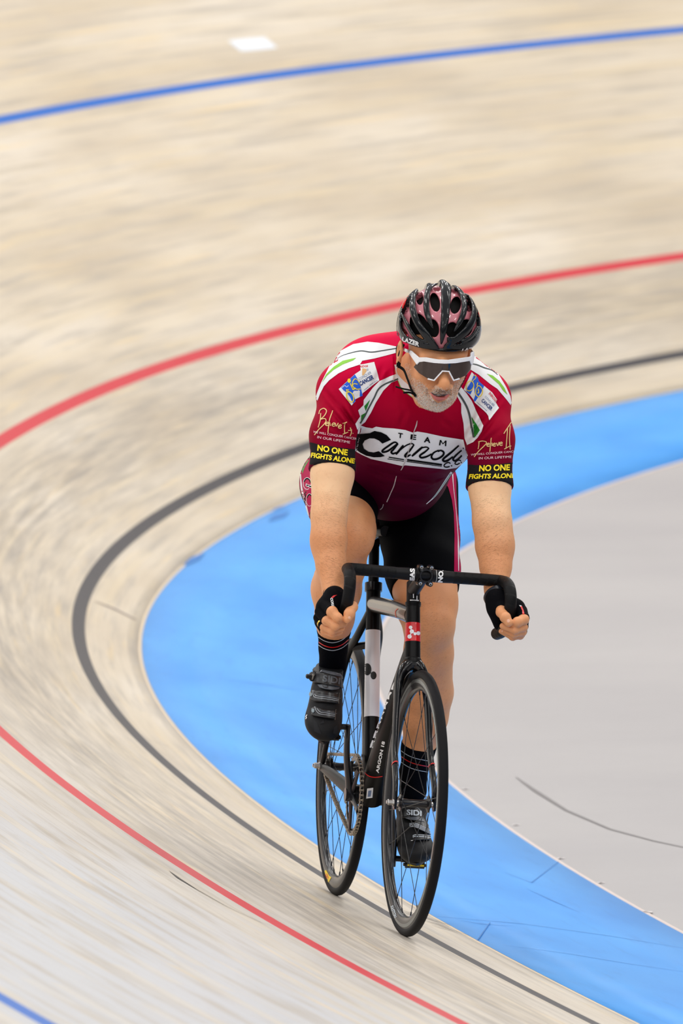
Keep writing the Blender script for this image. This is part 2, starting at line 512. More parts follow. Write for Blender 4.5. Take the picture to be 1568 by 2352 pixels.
M_white = plain('white_print', srgb(238, 238, 238), .5)
M_red_paint = plain('red_paint', srgb(214, 10, 26), .3, coat=.4)
M_redline = plain('red_line', srgb(225, 20, 20), .35)
M_orange = plain('orange_line', srgb(225, 70, 25), .35)
M_track = plain('silver_brake_track', (.24, .26, .26, 1), .25, metal=1.)
M_spoke = plain('spoke_steel', (.05, .05, .052, 1), .3, metal=.9)
M_blackprint = plain('black_print', (.006, .006, .006, 1), .5)
M_yellow = plain('yellow_print', srgb(248, 212, 0), .45)

bike = empty('bicycle', BM_)
tag(bike, 'black track bicycle with drop handlebars and white-banded seat tube ridden by the cyclist', 'bicycle')

WR = .334; HA = R(74); WB = .97; STEER = R(1.5)
RH = Vector((0, 0, WR)); FH = Vector((WB, 0, WR)); BB = Vector((.387, 0, .297))
SU = Vector((-math.cos(HA), 0, math.sin(HA)))                       # steering axis direction
SA = Vector((WB-.043*math.sin(HA), 0, WR-.043*math.cos(HA)))        # a point on it, level with the axle
SROT = Matrix.Translation(SA) @ Matrix.Rotation(STEER, 4, SU) @ Matrix.Translation(-SA)
HT0, HT1 = SA+SU*.368, SA+SU*.520                                    # head tube
STU = Vector((-math.cos(R(74.5)), 0, math.sin(R(74.5))))
ST1 = BB+STU*.545

def tube_mb(mb, a, b, ra, rb=None, n=20, k=8, up=None, mid=None):
    rb = ra if rb is None else rb; pts = []; rr = []
    for i in range(k+1):
        t = i/k; pts.append(Vector(a).lerp(Vector(b), t))
        A = ra if hasattr(ra, '__len__') else (ra, ra); B = rb if hasattr(rb, '__len__') else (rb, rb)
        rr.append((A[0]+(B[0]-A[0])*t, A[1]+(B[1]-A[1])*t))
    mb.sweep(pts, rr, n, up=up or (0, 1, 0))

# frame: one carbon piece
fb = MB()
tube_mb(fb, HT0, HT1, .0205, .0175)
fb.lathe([(.0, -.002), (.0235, -.002), (.0235, .006), (.0205, .012)], HT0, SU, 28)
fb.lathe([(.0185, -.008), (.020, -.004), (.020, .003), (0, .003)], HT1, SU, 28)
tube_mb(fb, BB+Vector((.0, 0, .02)), ST1, (.0195, .022), (.0185, .0185))
# down tube: flattened, flares at the bottom bracket
dts = HT0+SU*.035
fb.sweep(smooth_line([dts, dts.lerp(BB, .3), dts.lerp(BB, .65), dts.lerp(BB, .9), BB+Vector((.0, 0, -.005))], 5),
         [(a, b) for a, b in zip(np.interp(np.linspace(0, 1, 21), [0, .3, .8, 1], [.0195, .0275, .0315, .0345]), np.interp(np.linspace(0, 1, 21), [0, .3, 1], [.026, .033, .036]))], 24, up=(0, 1, 0))
# top tube
tt0 = HT1-SU*.032; tt1 = BB+STU*.500
fb.sweep(smooth_line([tt0, tt0.lerp(tt1, .35)+Vector((0, 0, .004)), tt0.lerp(tt1, .7)+Vector((0, 0, .002)), tt1], 5), [(.017, .021)]*16, 22, up=(0, 1, 0))
fb.sweep([BB+Vector((0, -.043, 0)), BB+Vector((0, .043, 0))], .0245, 24, up=(0, 0, 1))
for s in (-1, 1):
    # chain stays and seat stays, dropouts
    fb.sweep(smooth_line([BB+Vector((-.01, s*.026, 0)), BB+Vector((-.10, s*.034, .004)), Vector((.13, s*.052, WR-.012)), Vector((.028, s*.058, WR-.004))], 6), [(a, b) for a, b in zip(np.linspace(.011, .007, 19), np.linspace(.026, .012, 19))], 14, up=(0, 1, 0))
    fb.sweep(smooth_line([BB+STU*.475+Vector((0, s*.010, 0)), BB+STU*.43+Vector((-.05, s*.028, -.015)), Vector((.145, s*.040, WR+.29)), Vector((.055, s*.056, WR+.09)), Vector((.012, s*.059, WR+.012))], 6), [(a, b) for a, b in zip(np.linspace(.0095, .0065, 25), np.linspace(.016, .010, 25))], 14, up=(0, 1, 0))
    fb.box((-.004, s*.0595, WR), (.062, .006, .028), Matrix.Rotation(R(6), 3, 'Y'), .003)
fb.sweep(smooth_line([BB+STU*.415+Vector((-.01, 0, 0)), BB+STU*.39+Vector((-.045, 0, 0)), Vector((.178, .034, WR+.325))], 4), (.009, .010), 12)
fb.sweep(smooth_line([BB+STU*.39+Vector((-.045, 0, 0)), Vector((.178, -.034, WR+.325))], 4), (.009, .010), 12)
frame = fb.build('frame', M_carbon, bike)
# glossy top tube skin, the white band of the seat tube and the red head badge
def skin(name, a, b, ra, m, up=(0, 1, 0), parent=None, cap=False, k=6):
    mb = MB(); pts = [Vector(a).lerp(Vector(b), i/k) for i in range(k+1)]; mb.sweep(pts, ra if hasattr(ra, '__len__') and hasattr(ra[0], '__len__') else [ra]*(k+1), 28, cap, up=up)
    return mb.build(name, m, parent or frame)
mb = MB(); mb.sweep([p for p in smooth_line([tt0, tt0.lerp(tt1, .35)+Vector((0, 0, .004)), tt0.lerp(tt1, .7)+Vector((0, 0, .002)), tt1], 5)][1:], [(.0175, .0215)]*15, 28, False, up=(0, 1, 0))
tts = mb.build('top_tube', M_gloss_grey, frame); tts['label'] = 'glossy graphite top tube'
def at_t(a, b, t, u=0): return Vector(a).lerp(Vector(b), t)
stA, stB = BB+Vector((.0, 0, .02)), ST1
def st_r(t): return (.0195+(.0185-.0195)*t+.0007, .022+(.0185-.022)*t+.0007)
def st_t(py):   # parameter on the seat tube seen at image height py
    lo, hi = 0., 1.
    for _ in range(30):
        m_ = (lo+hi)/2
        if pix(at_t(stA, stB, m_))[1] > py: lo = m_
        else: hi = m_
    return lo
ta, tb_ = st_t(1648), st_t(1449)
band_ = skin('seat_tube_band', at_t(stA, stB, ta), at_t(stA, stB, tb_), [st_r(ta+(tb_-ta)*i/6) for i in range(7)], M_white_paint); band_['label'] = 'white painted band of the seat tube'
def ht_t(py):
    lo, hi = 0., 1.
    for _ in range(30):
        m_ = (lo+hi)/2
        if pix(at_t(HT0, HT1, m_))[1] > py: lo = m_
        else: hi = m_
    return lo
ta, tb_ = ht_t(1475), ht_t(1432)
hr = lambda t: .0205-.003*t+.0007
badge = skin('head_badge', at_t(HT0, HT1, ta), at_t(HT0, HT1, tb_), [(hr(ta+(tb_-ta)*i/6),)*2 for i in range(7)], M_red_paint); badge['label'] = 'red head tube badge with white joined dots'
# seat clamp and post, saddle
mb = MB(); mb.lathe([(.0, -.012), (.0225, -.012), (.0225, .010), (.0, .010)], ST1, STU, 28); mb.box(tuple(ST1+Vector((-.026, 0, 0))), (.016, .02, .016), None, .003)
mb.build('seat_clamp', M_alloy, bike)
mb = MB(); mb.sweep([ST1-STU*.03, ST1+STU*.112], .0136, 24); mb.box(tuple(ST1+STU*.118), (.05, .035, .02), None, .006)
mb.build('seat_post', M_carbon, bike)
def saddle():
    top = ST1+STU*.118+Vector((.004, 0, .040)); n = 17; m_ = 12; v = []; f = []
    for i in range(n):
        t = i/(n-1); x = -.135+.275*t
        wd = .068*(1-min(1, max(0, (t-.12)/.55))**1.3*.72)*min(1, (t/.06)**.5 if t < .06 else 1)
        if t > .97: wd *= .7
        wd = max(wd, .006)
        for j in range(m_*2):
            a = 2*PI*j/(m_*2); c, s_ = math.cos(a), math.sin(a)
            v.append(top+Vector((x, wd*c, (.012 if s_ > 0 else .022)*s_*(1 if s_ > 0 else (.6+.4*abs(c)))-.006*math.sin(t*PI))))
    for i in range(n-1):
        for j in range(m_*2): f.append((i*24+j, i*24+(j+1) % 24, (i+1)*24+(j+1) % 24, (i+1)*24+j))
    f.append(tuple(range(24))[::-1]); f.append(tuple((n-1)*24+j for j in range(24)))
    mb = MB(); mb.add(v, f); o = mb.build('saddle', M_satin, bike)
    r = MB()
    for s_ in (-1, 1): r.sweep(smooth_line([top+Vector((.11, s_*.006, -.01)), top+Vector((.04, s_*.021, -.038)), top+Vector((-.04, s_*.021, -.038)), top+Vector((-.11, s_*.03, -.012))], 5), .0035, 8)
    r.build('saddle_rail', M_dark_steel, o)
saddle()

# wheels
def wheel(name, hub, rot, nsp, flange, label):
    e = empty(name, None, bike); e.matrix_local = rot @ Matrix.Translation(hub); e['label'] = label
    t = MB(); t.lathe([(.3345-.0115+.0115*math.cos(a), .0118*math.sin(a)) for a in np.linspace(0, 2*PI, 14, endpoint=False)], (0, 0, 0), (0, 1, 0), 120, closed=True)
    ty = t.build('tyre', M_rubber, e)
    r = MB(); prof = [(.3155, -.0085), (.3155, .0085), (.311, .0105), (.300, .0115), (.290, .0085), (.2835, .0035), (.2825, 0), (.2835, -.0035), (.290, -.0085), (.300, -.0115), (.311, -.0105)]
    r.lathe(prof, (0, 0, 0), (0, 1, 0), 120, closed=True)
    rim = r.build('rim', M_alloy, e, auto=60)
    if nsp == 20:
        for s in (-1,):
            t_ = MB(); t_.lathe([(.3025, s*.0108), (.3025, s*.0117), (.3110, s*.0110), (.3110, s*.0100)], (0, 0, 0), (0, 1, 0), 120, closed=True); t_.build('brake_track', M_track, rim)
    h = MB(); F_ = flange
    h.lathe([(0, -F_-.006), (.0105, -F_-.006), (.0115, -F_-.003), (.0215, -F_-.001), (.0215, -F_+.002), (.0115, -F_+.006), (.0098, -F_*.4), (.0098, F_*.4), (.0115, F_-.006), (.0215, F_-.002), (.0215, F_+.001), (.0115, F_+.003), (.0105, F_+.006), (0, F_+.006)], (0, 0, 0), (0, 1, 0), 28)
    h.build('hub', M_alloy, e, auto=30)
    # steel axle with track nuts
    a = MB(); W_ = .05 if nsp == 20 else .0605
    a.sweep([(0, -W_-.022, 0), (0, W_+.022, 0)], .0048, 14)
    for s in (-1, 1):
        a.lathe([(0, s*(W_+.003)), (.0105, s*(W_+.003)), (.0105, s*(W_+.006)), (.0078, s*(W_+.006)), (.0078, s*(W_+.017)), (.006, s*(W_+.019)), (0, s*(W_+.019))], (0, 0, 0), (0, 1, 0), 6)
        a.lathe([(0, s*(F_+.004)), (.0085, s*(F_+.004)), (.0085, s*(W_-.004)), (0, s*(W_-.004))], (0, 0, 0), (0, 1, 0), 16)
    a.build('axle', M_steel, e, smooth=True, auto=25)
    proto = {}
    for i in range(nsp):
        side = 1 if i % 2 else -1; cross = 1 if (i//2) % 2 else -1
        ra = 2*PI*(i+.5)/nsp; ha = ra+cross*R(62 if nsp > 20 else 48)
        key = (side, cross)
        if key not in proto:
            mb = MB(); A = Vector((.019*math.cos(cross*R(62 if nsp > 20 else 48)), side*(F_-.0005+.001*cross), .019*math.sin(cross*R(62 if nsp > 20 else 48)))); B = Vector((.2845, side*.001, 0))
            mb.sweep([A, A.lerp(B, .5), B], .00095, 6); mb.sweep([A.lerp(B, .955), B], .0019, 6)
            proto[key] = mb.build('spoke', M_spoke, e); o = proto[key]
        else:
            o = proto[key].copy(); COL.objects.link(o); o.parent = e
        o.matrix_parent_inverse = Matrix(); o.rotation_euler = (0, -ra, 0)
    return e, rim, ty
I4 = Matrix()
w_f, rim_f, ty_f = wheel('wheel', FH, SROT, 20, .036, 'front wheel')
w_r, rim_r, ty_r = wheel('wheel', RH, I4, 28, .034, 'rear wheel')

# fork (turned with the bars)
fk = MB()
crown = HT0-SU*.004
fk.sweep([HT0+SU*.006, HT0-SU*.012], [(.0215, .0215), (.025, .024)], 24, up=(0, 1, 0))
for s in (-1, 1):
    pts = [HT0+Vector((0, s*.004, -.004)), HT0+Vector((.006, s*.020, -.016)), HT0+Vector((.012, s*.0335, -.045)), HT0.lerp(SA, .30)+Vector((.004, s*.040, 0)), HT0.lerp(SA, .62)+Vector((.012, s*.0455, 0)), FH+Vector((-.014, s*.0495, .05)), FH+Vector((-.001, s*.0505, .004))]
    n_ = len(smooth_line(pts, 6)); u = np.linspace(0, 1, n_)
    fk.sweep(smooth_line(pts, 6), list(zip(np.interp(u, [0, .25, .5, 1], [.020, .0135, .0085, .0058]), np.interp(u, [0, .25, .5, 1], [.024, .022, .0185, .010]))), 16, up=(0, 1, 0))
    fk.box(tuple(FH+Vector((.002, s*.0505, -.004))), (.022, .006, .028), None, .0025)
fork = fk.build('fork', M_glosscarbon, bike); fork.matrix_local = SROT
for s in (-1, 1):
    # red ring round each blade
    c0 = HT0.lerp(SA, .62)+Vector((.012, s*.0455, 0)); c1 = FH+Vector((-.014, s*.0495, .05)); a_ = c0.lerp(c1, .42); b_ = c0.lerp(c1, .455)
    skin('blade_ring', a_, b_, (.0082, .0172), M_redline, parent=fork, k=2)['label'] = 'red ring on the fork blade'

# stem, spacer, bars: built straight, turned by SROT
bc = Vector((.888, 0, .902))
stt = HT1+SU*.032
st = MB(); st.lathe([(0, .004), (.0172, .004), (.0172, .054), (.014, .058), (0, .058)], HT1, SU, 28)
st.sweep([stt+Vector((-.004, 0, 0)), stt.lerp(bc, .5), bc+Vector((-.012, 0, -.002))], [(.0165, .019), (.015, .0165), (.017, .018)], 20, up=(0, 1, 0))
st.lathe([(.0175, -.021), (.0195, -.019), (.0195, .019), (.0175, .021)], bc, (0, 1, 0), 28)
stem = st.build('stem', M_satin, bike); stem.matrix_local = SROT
# faceplate: two arms crossing like an open ring, four bolt bosses
fp = MB()
fp.lathe([(.0135, .0165), (.0168, .0165), (.0168, .024), (.0135, .024)], bc, (1, 0, 0), 28, closed=True)
for sy in (-1, 1):
    for sz in (-1, 1):
        c = bc+Vector((.012, sy*.0130, sz*.0205)); fp.sweep([c+Vector((-.016, 0, 0)), c+Vector((.008, 0, 0))], .0068, 16)
        fp.sweep([c+Vector((.004, 0, 0)), bc+Vector((.020, sy*.0105, sz*.010))], .0052, 10)
face = fp.build('stem_faceplate', M_alloy, bike); face.matrix_local = SROT
for sy in (-1, 1):
    for sz in (-1, 1):
        c = bc+Vector((.021, sy*.0130, sz*.0205)); b_ = MB(); b_.lathe([(.0018, 0), (.0018, .0025), (.0042, .0028), (.0046, .001), (.0046, -.003)], c, (1, 0, 0), 14)
        b_.build('bolt', M_steel, face)

def tape_mat():
    n = NT('bar_tape')
    co = n.new('ShaderNodeTexCoord').outputs['UV']; u = n.new('ShaderNodeSeparateXYZ', ins={0: co})
    t = n.math('FRACT', n.math('ADD', n.math('MULTIPLY', u.outputs[0], 1/.021), n.math('MULTIPLY', u.outputs[1], 1.0)))
    n.set(Base_Color=(.003, .003, .0035, 1), Roughness=.5, Specular_IOR_Level=.18)
    h = n.math('ADD', n.math('MINIMUM', n.math('MULTIPLY', t, 6), 1.0), n.math('MULTIPLY', n.noise(co, 220, 2), .15))
    n.bump(h, .8, .0012)
    return n.m
M_tape = tape_mat()
def bar_path(s):
    return [Vector((.888, s*.075, .902)), Vector((.888, s*.15, .903)), Vector((.889, s*.186, .903)), Vector((.899, s*.199, .903)), Vector((.93, s*.2040, .901)), Vector((.962, s*.2055, .889)), Vector((.978, s*.2070, .862)), Vector((.972, s*.2080, .826)), Vector((.948, s*.2085, .795)), Vector((.905, s*.2090, .777)), Vector((.855, s*.2090, .768))]
hb = MB(); hb.sweep([(.888, -.10, .902), (.888, -.05, .902), (.888, 0, .902), (.888, .05, .902), (.888, .10, .902)], [.0135, .0158, .0160, .0158, .0135], 24, up=(0, 0, 1))
for s in (-1, 1): hb.sweep(smooth_line(bar_path(s), 6), .0118, 14)
bar = hb.build('handlebar', M_satin, bike); bar.matrix_local = SROT @ Matrix.Translation(bc) @ Matrix.Rotation(R(-1.2), 4, 'X') @ Matrix.Translation(-bc)
tapes = []
for s in (-1, 1):
    P = smooth_line(bar_path(s), 8); mb = MB(); mb.sweep(P, .0152, 20)
    o = mb.build('bar_tape', M_tape, bar)
    # run length -> uv
    L_ = [0]
    for i in range(1, len(P)): L_.append(L_[-1]+(P[i]-P[i-1]).length)
    uvl = o.data.uv_layers.new(name='uv')
    for lp in o.data.loops:
        vi = lp.vertex_index; ring = vi//20; uvl.data[lp.index].uv = (L_[min(ring, len(L_)-1)], (vi % 20)/20 if (vi % 20) < 19 else .95)
    e = MB(); d = (P[-1]-P[-2]).normalized(); e.lathe([(0, 0.006), (.010, .006), (.0156, .003), (.0156, -.001), (0, -.001)], P[-1], d, 20)
    e.build('bar_end_plug', M_satin, bar)
    tapes.append(o)

# crankset: chainring, arms
cy = -.0425
cr = empty('crankset', None, bike)
CANG = R(4)   # drive side arm almost straight up
def chainring():
    mb = MB(); N_ = 50; prof = []
    for i in range(N_*4):
        a = 2*PI*i/(N_*4); r = .1005+(.0032 if i % 4 in (1, 2) else -.0022); prof.append((r*math.cos(a), r*math.sin(a)))
    n = len(prof); rin = .088; v = []; f = []
    for y in (-.0016, .0016):
        v += [Vector((p[0], y, p[1])) for p in prof]; v += [Vector((p[0]/math.hypot(*p)*rin, y, p[1]/math.hypot(*p)*rin)) for p in prof]
    for i in range(n):
        j = (i+1) % n
        f += [(i, j, n+j, n+i), (2*n+i, 3*n+i, 3*n+j, 2*n+j), (i, 2*n+i, 2*n+j, j), (n+i, n+j, 3*n+j, 3*n+i)]
    v = [q+BB+Vector((0, cy, 0)) for q in v]; mb.add(v, f)
    return mb.build('chainring', M_dark_steel, cr, smooth=False)
chainring()
def arm(s, up_):
    mb = MB(); y0 = s*(.052 if s > 0 else .054); y1 = s*.0735; d = Vector((math.sin(CANG)*up_, 0, math.cos(CANG)*up_))
    mb.sweep(smooth_line([BB+Vector((0, y0, 0))-d*.012, BB+Vector((0, y0+s*.004, 0))+d*.03, BB+Vector((0, y1-s*.004, 0))+d*.10, BB+Vector((0, y1, 0))+d*.180], 6), [(a, b) for a, b in zip(np.interp(np.linspace(0, 1, 19), [0, 1], [.0105, .0068]), np.interp(np.linspace(0, 1, 19), [0, .2, 1], [.018, .0165, .013]))], 16, up=(0, 1, 0))
    mb.sweep([BB+Vector((0, s*.03, 0)), BB+Vector((0, y0+s*.012, 0))], .0175, 20)
    if s < 0:
        for k in range(5):
            a = PI/2-CANG+2*PI*(k+.5)/5; e_ = Vector((math.cos(a), 0, math.sin(a)))
            mb.sweep([BB+Vector((0, -.050, 0))+e_*.012, BB+Vector((0, -.047, 0))+e_*.06, BB+Vector((0, cy-.004, 0))+e_*.092], [(.006, .013), (.0045, .009), (.004, .010)], 10, up=(0, 1, 0))
    return mb.build('crank_arm', M_alloy, cr)
arm(-1, 1); arm(1, -1)
PED = {}
for s, u_ in ((-1, 1), (1, -1)):
    c = BB+Vector((math.sin(CANG)*u_*.170, s*.0735, math.cos(CANG)*u_*(.174 if s < 0 else .160))); PED[s] = c
    mb = MB(); mb.sweep([c, c+Vector((0, s*.022, 0))], .0075, 12); mb.sweep([c+Vector((0, s*.02, 0)), c+Vector((0, s*.075, 0))], .009, 12)
    tilt = Matrix.Rotation(R(42 if s < 0 else 12), 3, 'Y')
    mb.box(tuple(c+Vector((0, s*.05, 0))), (.075, .052, .011), tilt, .004); mb.box(tuple(c+Vector((0, s*.05, 0))+tilt @ Vector((.034, 0, -.004))), (.018, .060, .016), tilt, .005)
    o = mb.build('pedal', M_alloy, bike)
    if s > 0: mb = MB(); mb.box(tuple(c+Vector((0, s*.05, 0))+tilt @ Vector((.0435, 0, -.002))), (.002, .045, .005), tilt, .0005); mb.build('pedal_stripe', M_yellow, o)['label'] = 'yellow stripe on the front of the pedal'
# sprocket and chain
mb = MB(); prof = []
for i in range(60):
    a = 2*PI*i/60; r = .0305+(.0025 if i % 4 in (1, 2) else -.002); prof.append((r*math.cos(a), r*math.sin(a)))
mb.prism(prof, -.0015, .0015, (RH+Vector((0, cy, 0)), (1, 0, 0), (0, 0, 1), (0, 1, 0)))
mb.lathe([(0, -.008), (.02, -.008), (.02, .005), (0, .005)], RH+Vector((0, cy, 0)), (0, 1, 0), 24)
mb.build('sprocket', M_dark_steel, bike, smooth=False)
def chain():
    C1, C2 = RH+Vector((0, cy, 0)), BB+Vector((0, cy, 0)); r1, r2 = .0315, .1015
    d = C2-C1; D_ = d.length; base = math.atan2(d.z, d.x); al = math.acos((r1-r2)/D_)
    path = []
    pt_ = lambda C, r, a: C+Vector((r*math.cos(a), 0, r*math.sin(a)))
    # tangent points
    a_t = base+al; a_b = base-al
    n1 = 30
    def run(C, r, a0, a1, step):
        n_ = max(2, int(abs(a1-a0)*r/step)); return [pt_(C, r, a0+(a1-a0)*i/n_) for i in range(n_+1)]
    # rear wrap from bottom tangent going round the back to the top tangent
    path += run(C1, r1, a_b-0*PI, a_t-2*PI, .002) 
    path += [pt_(C1, r1, a_t).lerp(pt_(C2, r2, a_t), i/150) for i in range(1, 150)]
    path += run(C2, r2, a_t, a_b, .002)
    path += [pt_(C2, r2, a_b).lerp(pt_(C1, r1, a_b), i/150)+Vector((0, 0, -.006*math.sin(PI*i/150))) for i in range(1, 150)]
    L_ = [0]
    for i in range(1, len(path)+1): L_.append(L_[-1]+(path[i % len(path)]-path[i-1]).length)
    tot = L_[-1]; N_ = int(round(tot/.0127)); N_ += N_ % 2; mb = MB()
    def atl(x):
        x %= tot; i = int(np.searchsorted(L_, x, 'right'))-1; i = min(i, len(path)-1); t = (x-L_[i])/max(1e-9, L_[i+1]-L_[i]); return path[i].lerp(path[(i+1) % len(path)], t)
    for k in range(N_):
        a, b = atl(k*tot/N_), atl((k+1)*tot/N_); e1 = (b-a).normalized(); e2 = Vector((0, 1, 0)); e3 = e1.cross(e2); w_ = .0034 if k % 2 else .0044
        poly = []
        for j in range(7):
            t = -PI/2+PI*j/6; poly.append((.0127+.0042*math.cos(t), .0042*math.sin(t)))
        poly.insert(0, (.0063, -.0030)); poly.append((.0063, .0030))
        for j in range(7):
            t = PI/2+PI*j/6; poly.append((.0042*math.cos(t), .0042*math.sin(t)))
        for s in (-1, 1): mb.prism(poly, s*w_-.0005, s*w_+.0005, (a, e1, e3, e2))
        mb.sweep([a-e2*.0055, a+e2*.0055], .0026, 8)
    return mb.build('chain', M_brass, bike, smooth=False)
chain()
# ------------------------------------------------------------------ smooth solid modelling on a grid (distance fields -> one continuous surface)
class Field:
    def __init__(s, lo, hi, h):
        s.lo = np.array(lo, float); s.h = h; s.n = np.ceil((np.array(hi)-s.lo)/h).astype(int)+1
        s.d = np.full(s.n, 1.0, np.float32)
    def block(s, bl, bh):
        a = np.clip(np.floor((np.array(bl)-s.lo)/s.h).astype(int), 0, s.n-1); b = np.clip(np.ceil((np.array(bh)-s.lo)/s.h).astype(int)+1, 1, s.n)
        if (b <= a).any(): return None
        ax = [s.lo[i]+s.h*np.arange(a[i], b[i]) for i in range(3)]
        P = np.stack(np.meshgrid(*ax, indexing='ij'), -1)
        return (slice(a[0], b[0]), slice(a[1], b[1]), slice(a[2], b[2])), P
    def full(s):
        return s.block(s.lo, s.lo+s.h*s.n)[1]
    @staticmethod
    def smin(a, b, k):
        if k <= 0: return np.minimum(a, b)
        h = np.clip(.5+.5*(b-a)/k, 0, 1); return b*(1-h)+a*h-k*h*(1-h)
    def add(s, prim, k=.01, off=0.0):
        fn, bl, bh = prim; m = k+.02+abs(off)
        r = s.block(np.array(bl)-m, np.array(bh)+m)
        if r is None: return s
        sl, P = r; s.d[sl] = s.smin(s.d[sl], fn(P)-off, k); return s
    def sub(s, prim, k=.004, off=0.0):
        fn, bl, bh = prim; m = k+.02
        r = s.block(np.array(bl)-m, np.array(bh)+m)
        if r is None: return s
        sl, P = r; s.d[sl] = -s.smin(-s.d[sl], fn(P)-off, k); return s
    def cut(s, fn, k=.002):
        """keep the part where fn(P) < 0"""
        P = s.full(); s.d = -s.smin(-s.d, -fn(P), k).astype(np.float32); return s
    def mesh(s):
        d = s.d; S = d < 0; nx, ny, nz = d.shape
        c = np.zeros((nx-1, ny-1, nz-1), np.uint8)
        for i in (0, 1):
            for j in (0, 1):
                for k in (0, 1): c += S[i:nx-1+i, j:ny-1+j, k:nz-1+k]
        act = (c > 0) & (c < 8); idx = -np.ones(act.shape, np.int64); ids = np.argwhere(act); idx[act] = np.arange(len(ids))
        acc = np.zeros((len(ids), 3)); cnt = np.zeros(len(ids)); I = ids
        cor = [(0, 0, 0), (1, 0, 0), (0, 1, 0), (1, 1, 0), (0, 0, 1), (1, 0, 1), (0, 1, 1), (1, 1, 1)]
        for a in range(8):
            for b in range(a+1, 8):
                A, B = cor[a], cor[b]
                if sum(abs(A[i]-B[i]) for i in range(3)) != 1: continue
                da = d[I[:, 0]+A[0], I[:, 1]+A[1], I[:, 2]+A[2]]; db = d[I[:, 0]+B[0], I[:, 1]+B[1], I[:, 2]+B[2]]
                m = (da < 0) != (db < 0); t = np.where(m, da/np.where(m, da-db, 1), 0)
                pt = np.array(A)+t[:, None]*(np.array(B)-np.array(A)); acc[m] += pt[m]; cnt[m] += 1
        V = s.lo+s.h*(I+acc/cnt[:, None])
        F = []
        for ax in range(3):
            o1, o2 = [(1, 2), (2, 0), (0, 1)][ax]
            sl0 = [slice(None)]*3; sl1 = [slice(None)]*3; sl0[ax] = slice(0, -1); sl1[ax] = slice(1, None)
            a0, a1 = S[tuple(sl0)], S[tuple(sl1)]; e = np.argwhere(a0 != a1)
            e = e[(e[:, o1] > 0) & (e[:, o2] > 0) & (e[:, o1] < d.shape[o1]-1) & (e[:, o2] < d.shape[o2]-1)]
            def cid(q1, q2):
                c_ = e.copy(); c_[:, o1] -= q1; c_[:, o2] -= q2; return idx[c_[:, 0], c_[:, 1], c_[:, 2]]
            q = np.stack([cid(1, 1), cid(0, 1), cid(0, 0), cid(1, 0)], 1)
            ins = a0[e[:, 0], e[:, 1], e[:, 2]]
            q[~ins] = q[~ins][:, ::-1]; F.append(q)
        return V, np.concatenate(F)

def _v(p): return np.array(tuple(p), float)
def cone(a, b, ra, rb=None, flat=None, kf=1.0):
    """tapered capsule; flat: direction along which it is kf times as thick"""
    a, b = _v(a), _v(b); rb = ra if rb is None else rb; R_ = max(ra, rb)*max(1, kf)
    ax = None if flat is None else _v(flat)/np.linalg.norm(_v(flat))
    def fn(P):
        Q = P-a; w_ = b-a
        if ax is not None:
            q = Q@ax; Q = Q+((1/kf-1)*q)[..., None]*ax; w_ = w_+(1/kf-1)*(w_@ax)*ax
        t = np.clip(Q@w_/max(1e-12, w_@w_), 0, 1); dist = np.sqrt(((Q-t[..., None]*w_)**2).sum(-1))-(ra+(rb-ra)*t)
        return dist*(min(1, kf) if ax is not None else 1)
    return fn, np.minimum(a, b)-R_, np.maximum(a, b)+R_
def ell(c, r, M=None):
    """ellipsoid with radii r along the columns of M"""
    c = _v(c); r = np.array(r, float); M_ = np.eye(3) if M is None else np.array(M, float)
    def fn(P):
        q = (P-c)@M_; k0 = np.sqrt(((q/r)**2).sum(-1)); k1 = np.sqrt(((q/r**2)**2).sum(-1)); return k0*(k0-1)/np.maximum(k1, 1e-9)
    return fn, c-r.max(), c+r.max()
def boxp(c, r, M=None, rd=.004):
    c = _v(c); r = np.array(r, float); M_ = np.eye(3) if M is None else np.array(M, float)
    def fn(P):
        q = np.abs((P-c)@M_)-(r-rd); return np.sqrt((np.maximum(q, 0)**2).sum(-1))+np.minimum(q.max(-1), 0)-rd
    e = np.linalg.norm(r); return fn, c-e, c+e
def frame3(e1, e2):
    e1 = _v(e1); e1 /= np.linalg.norm(e1); e2 = _v(e2); e2 -= e1*(e1@e2); e2 /= np.linalg.norm(e2); return np.stack([e1, e2, np.cross(e1, e2)], 1)
def plane(p, n):
    p, n = _v(p), _v(n)/np.linalg.norm(_v(n)); return lambda P: (P-p)@n
def chainp(pts, rad, flat=None, kf=1.0):
    return [cone(pts[i], pts[i+1], rad[i], rad[i+1], flat, kf) for i in range(len(pts)-1)]
# image-plane coordinates of grid points (the line of sight through them)
_BR = BM_.to_3x3(); _RGT = _v(_BR.transposed() @ RGT); _UPC = _v(_BR.transposed() @ UPC); _FWD = _v(_BR.transposed() @ FWD); _CAML = _v(CAML)
def pixn(P):
    q = P-_CAML; d = q@_FWD; return 784+FPX*(q@_RGT)/d, 1176-FPX*(q@_UPC)/d
def poly_dist(X, Y, poly):
    """signed distance in pixels (negative inside) to a closed polygon"""
    poly = np.array([(p[0], p[1]) for p in poly], float); best = np.full(X.shape, 1e9); ins = np.zeros(X.shape, bool); n = len(poly)
    for i in range(n):
        x1, y1 = poly[i]; x2, y2 = poly[(i+1) % n]; ex, ey = x2-x1, y2-y1
        t = np.clip(((X-x1)*ex+(Y-y1)*ey)/max(ex*ex+ey*ey, 1e-9), 0, 1); best = np.minimum(best, (X-x1-t*ex)**2+(Y-y1-t*ey)**2)
        c = ((y1 > Y) != (y2 > Y))
        with np.errstate(divide='ignore', invalid='ignore'): c &= X < (x2-x1)*(Y-y1)/(y2-y1 if y2 != y1 else 1e-9)+x1
        ins ^= c
    return np.where(ins, -1, 1)*np.sqrt(best)
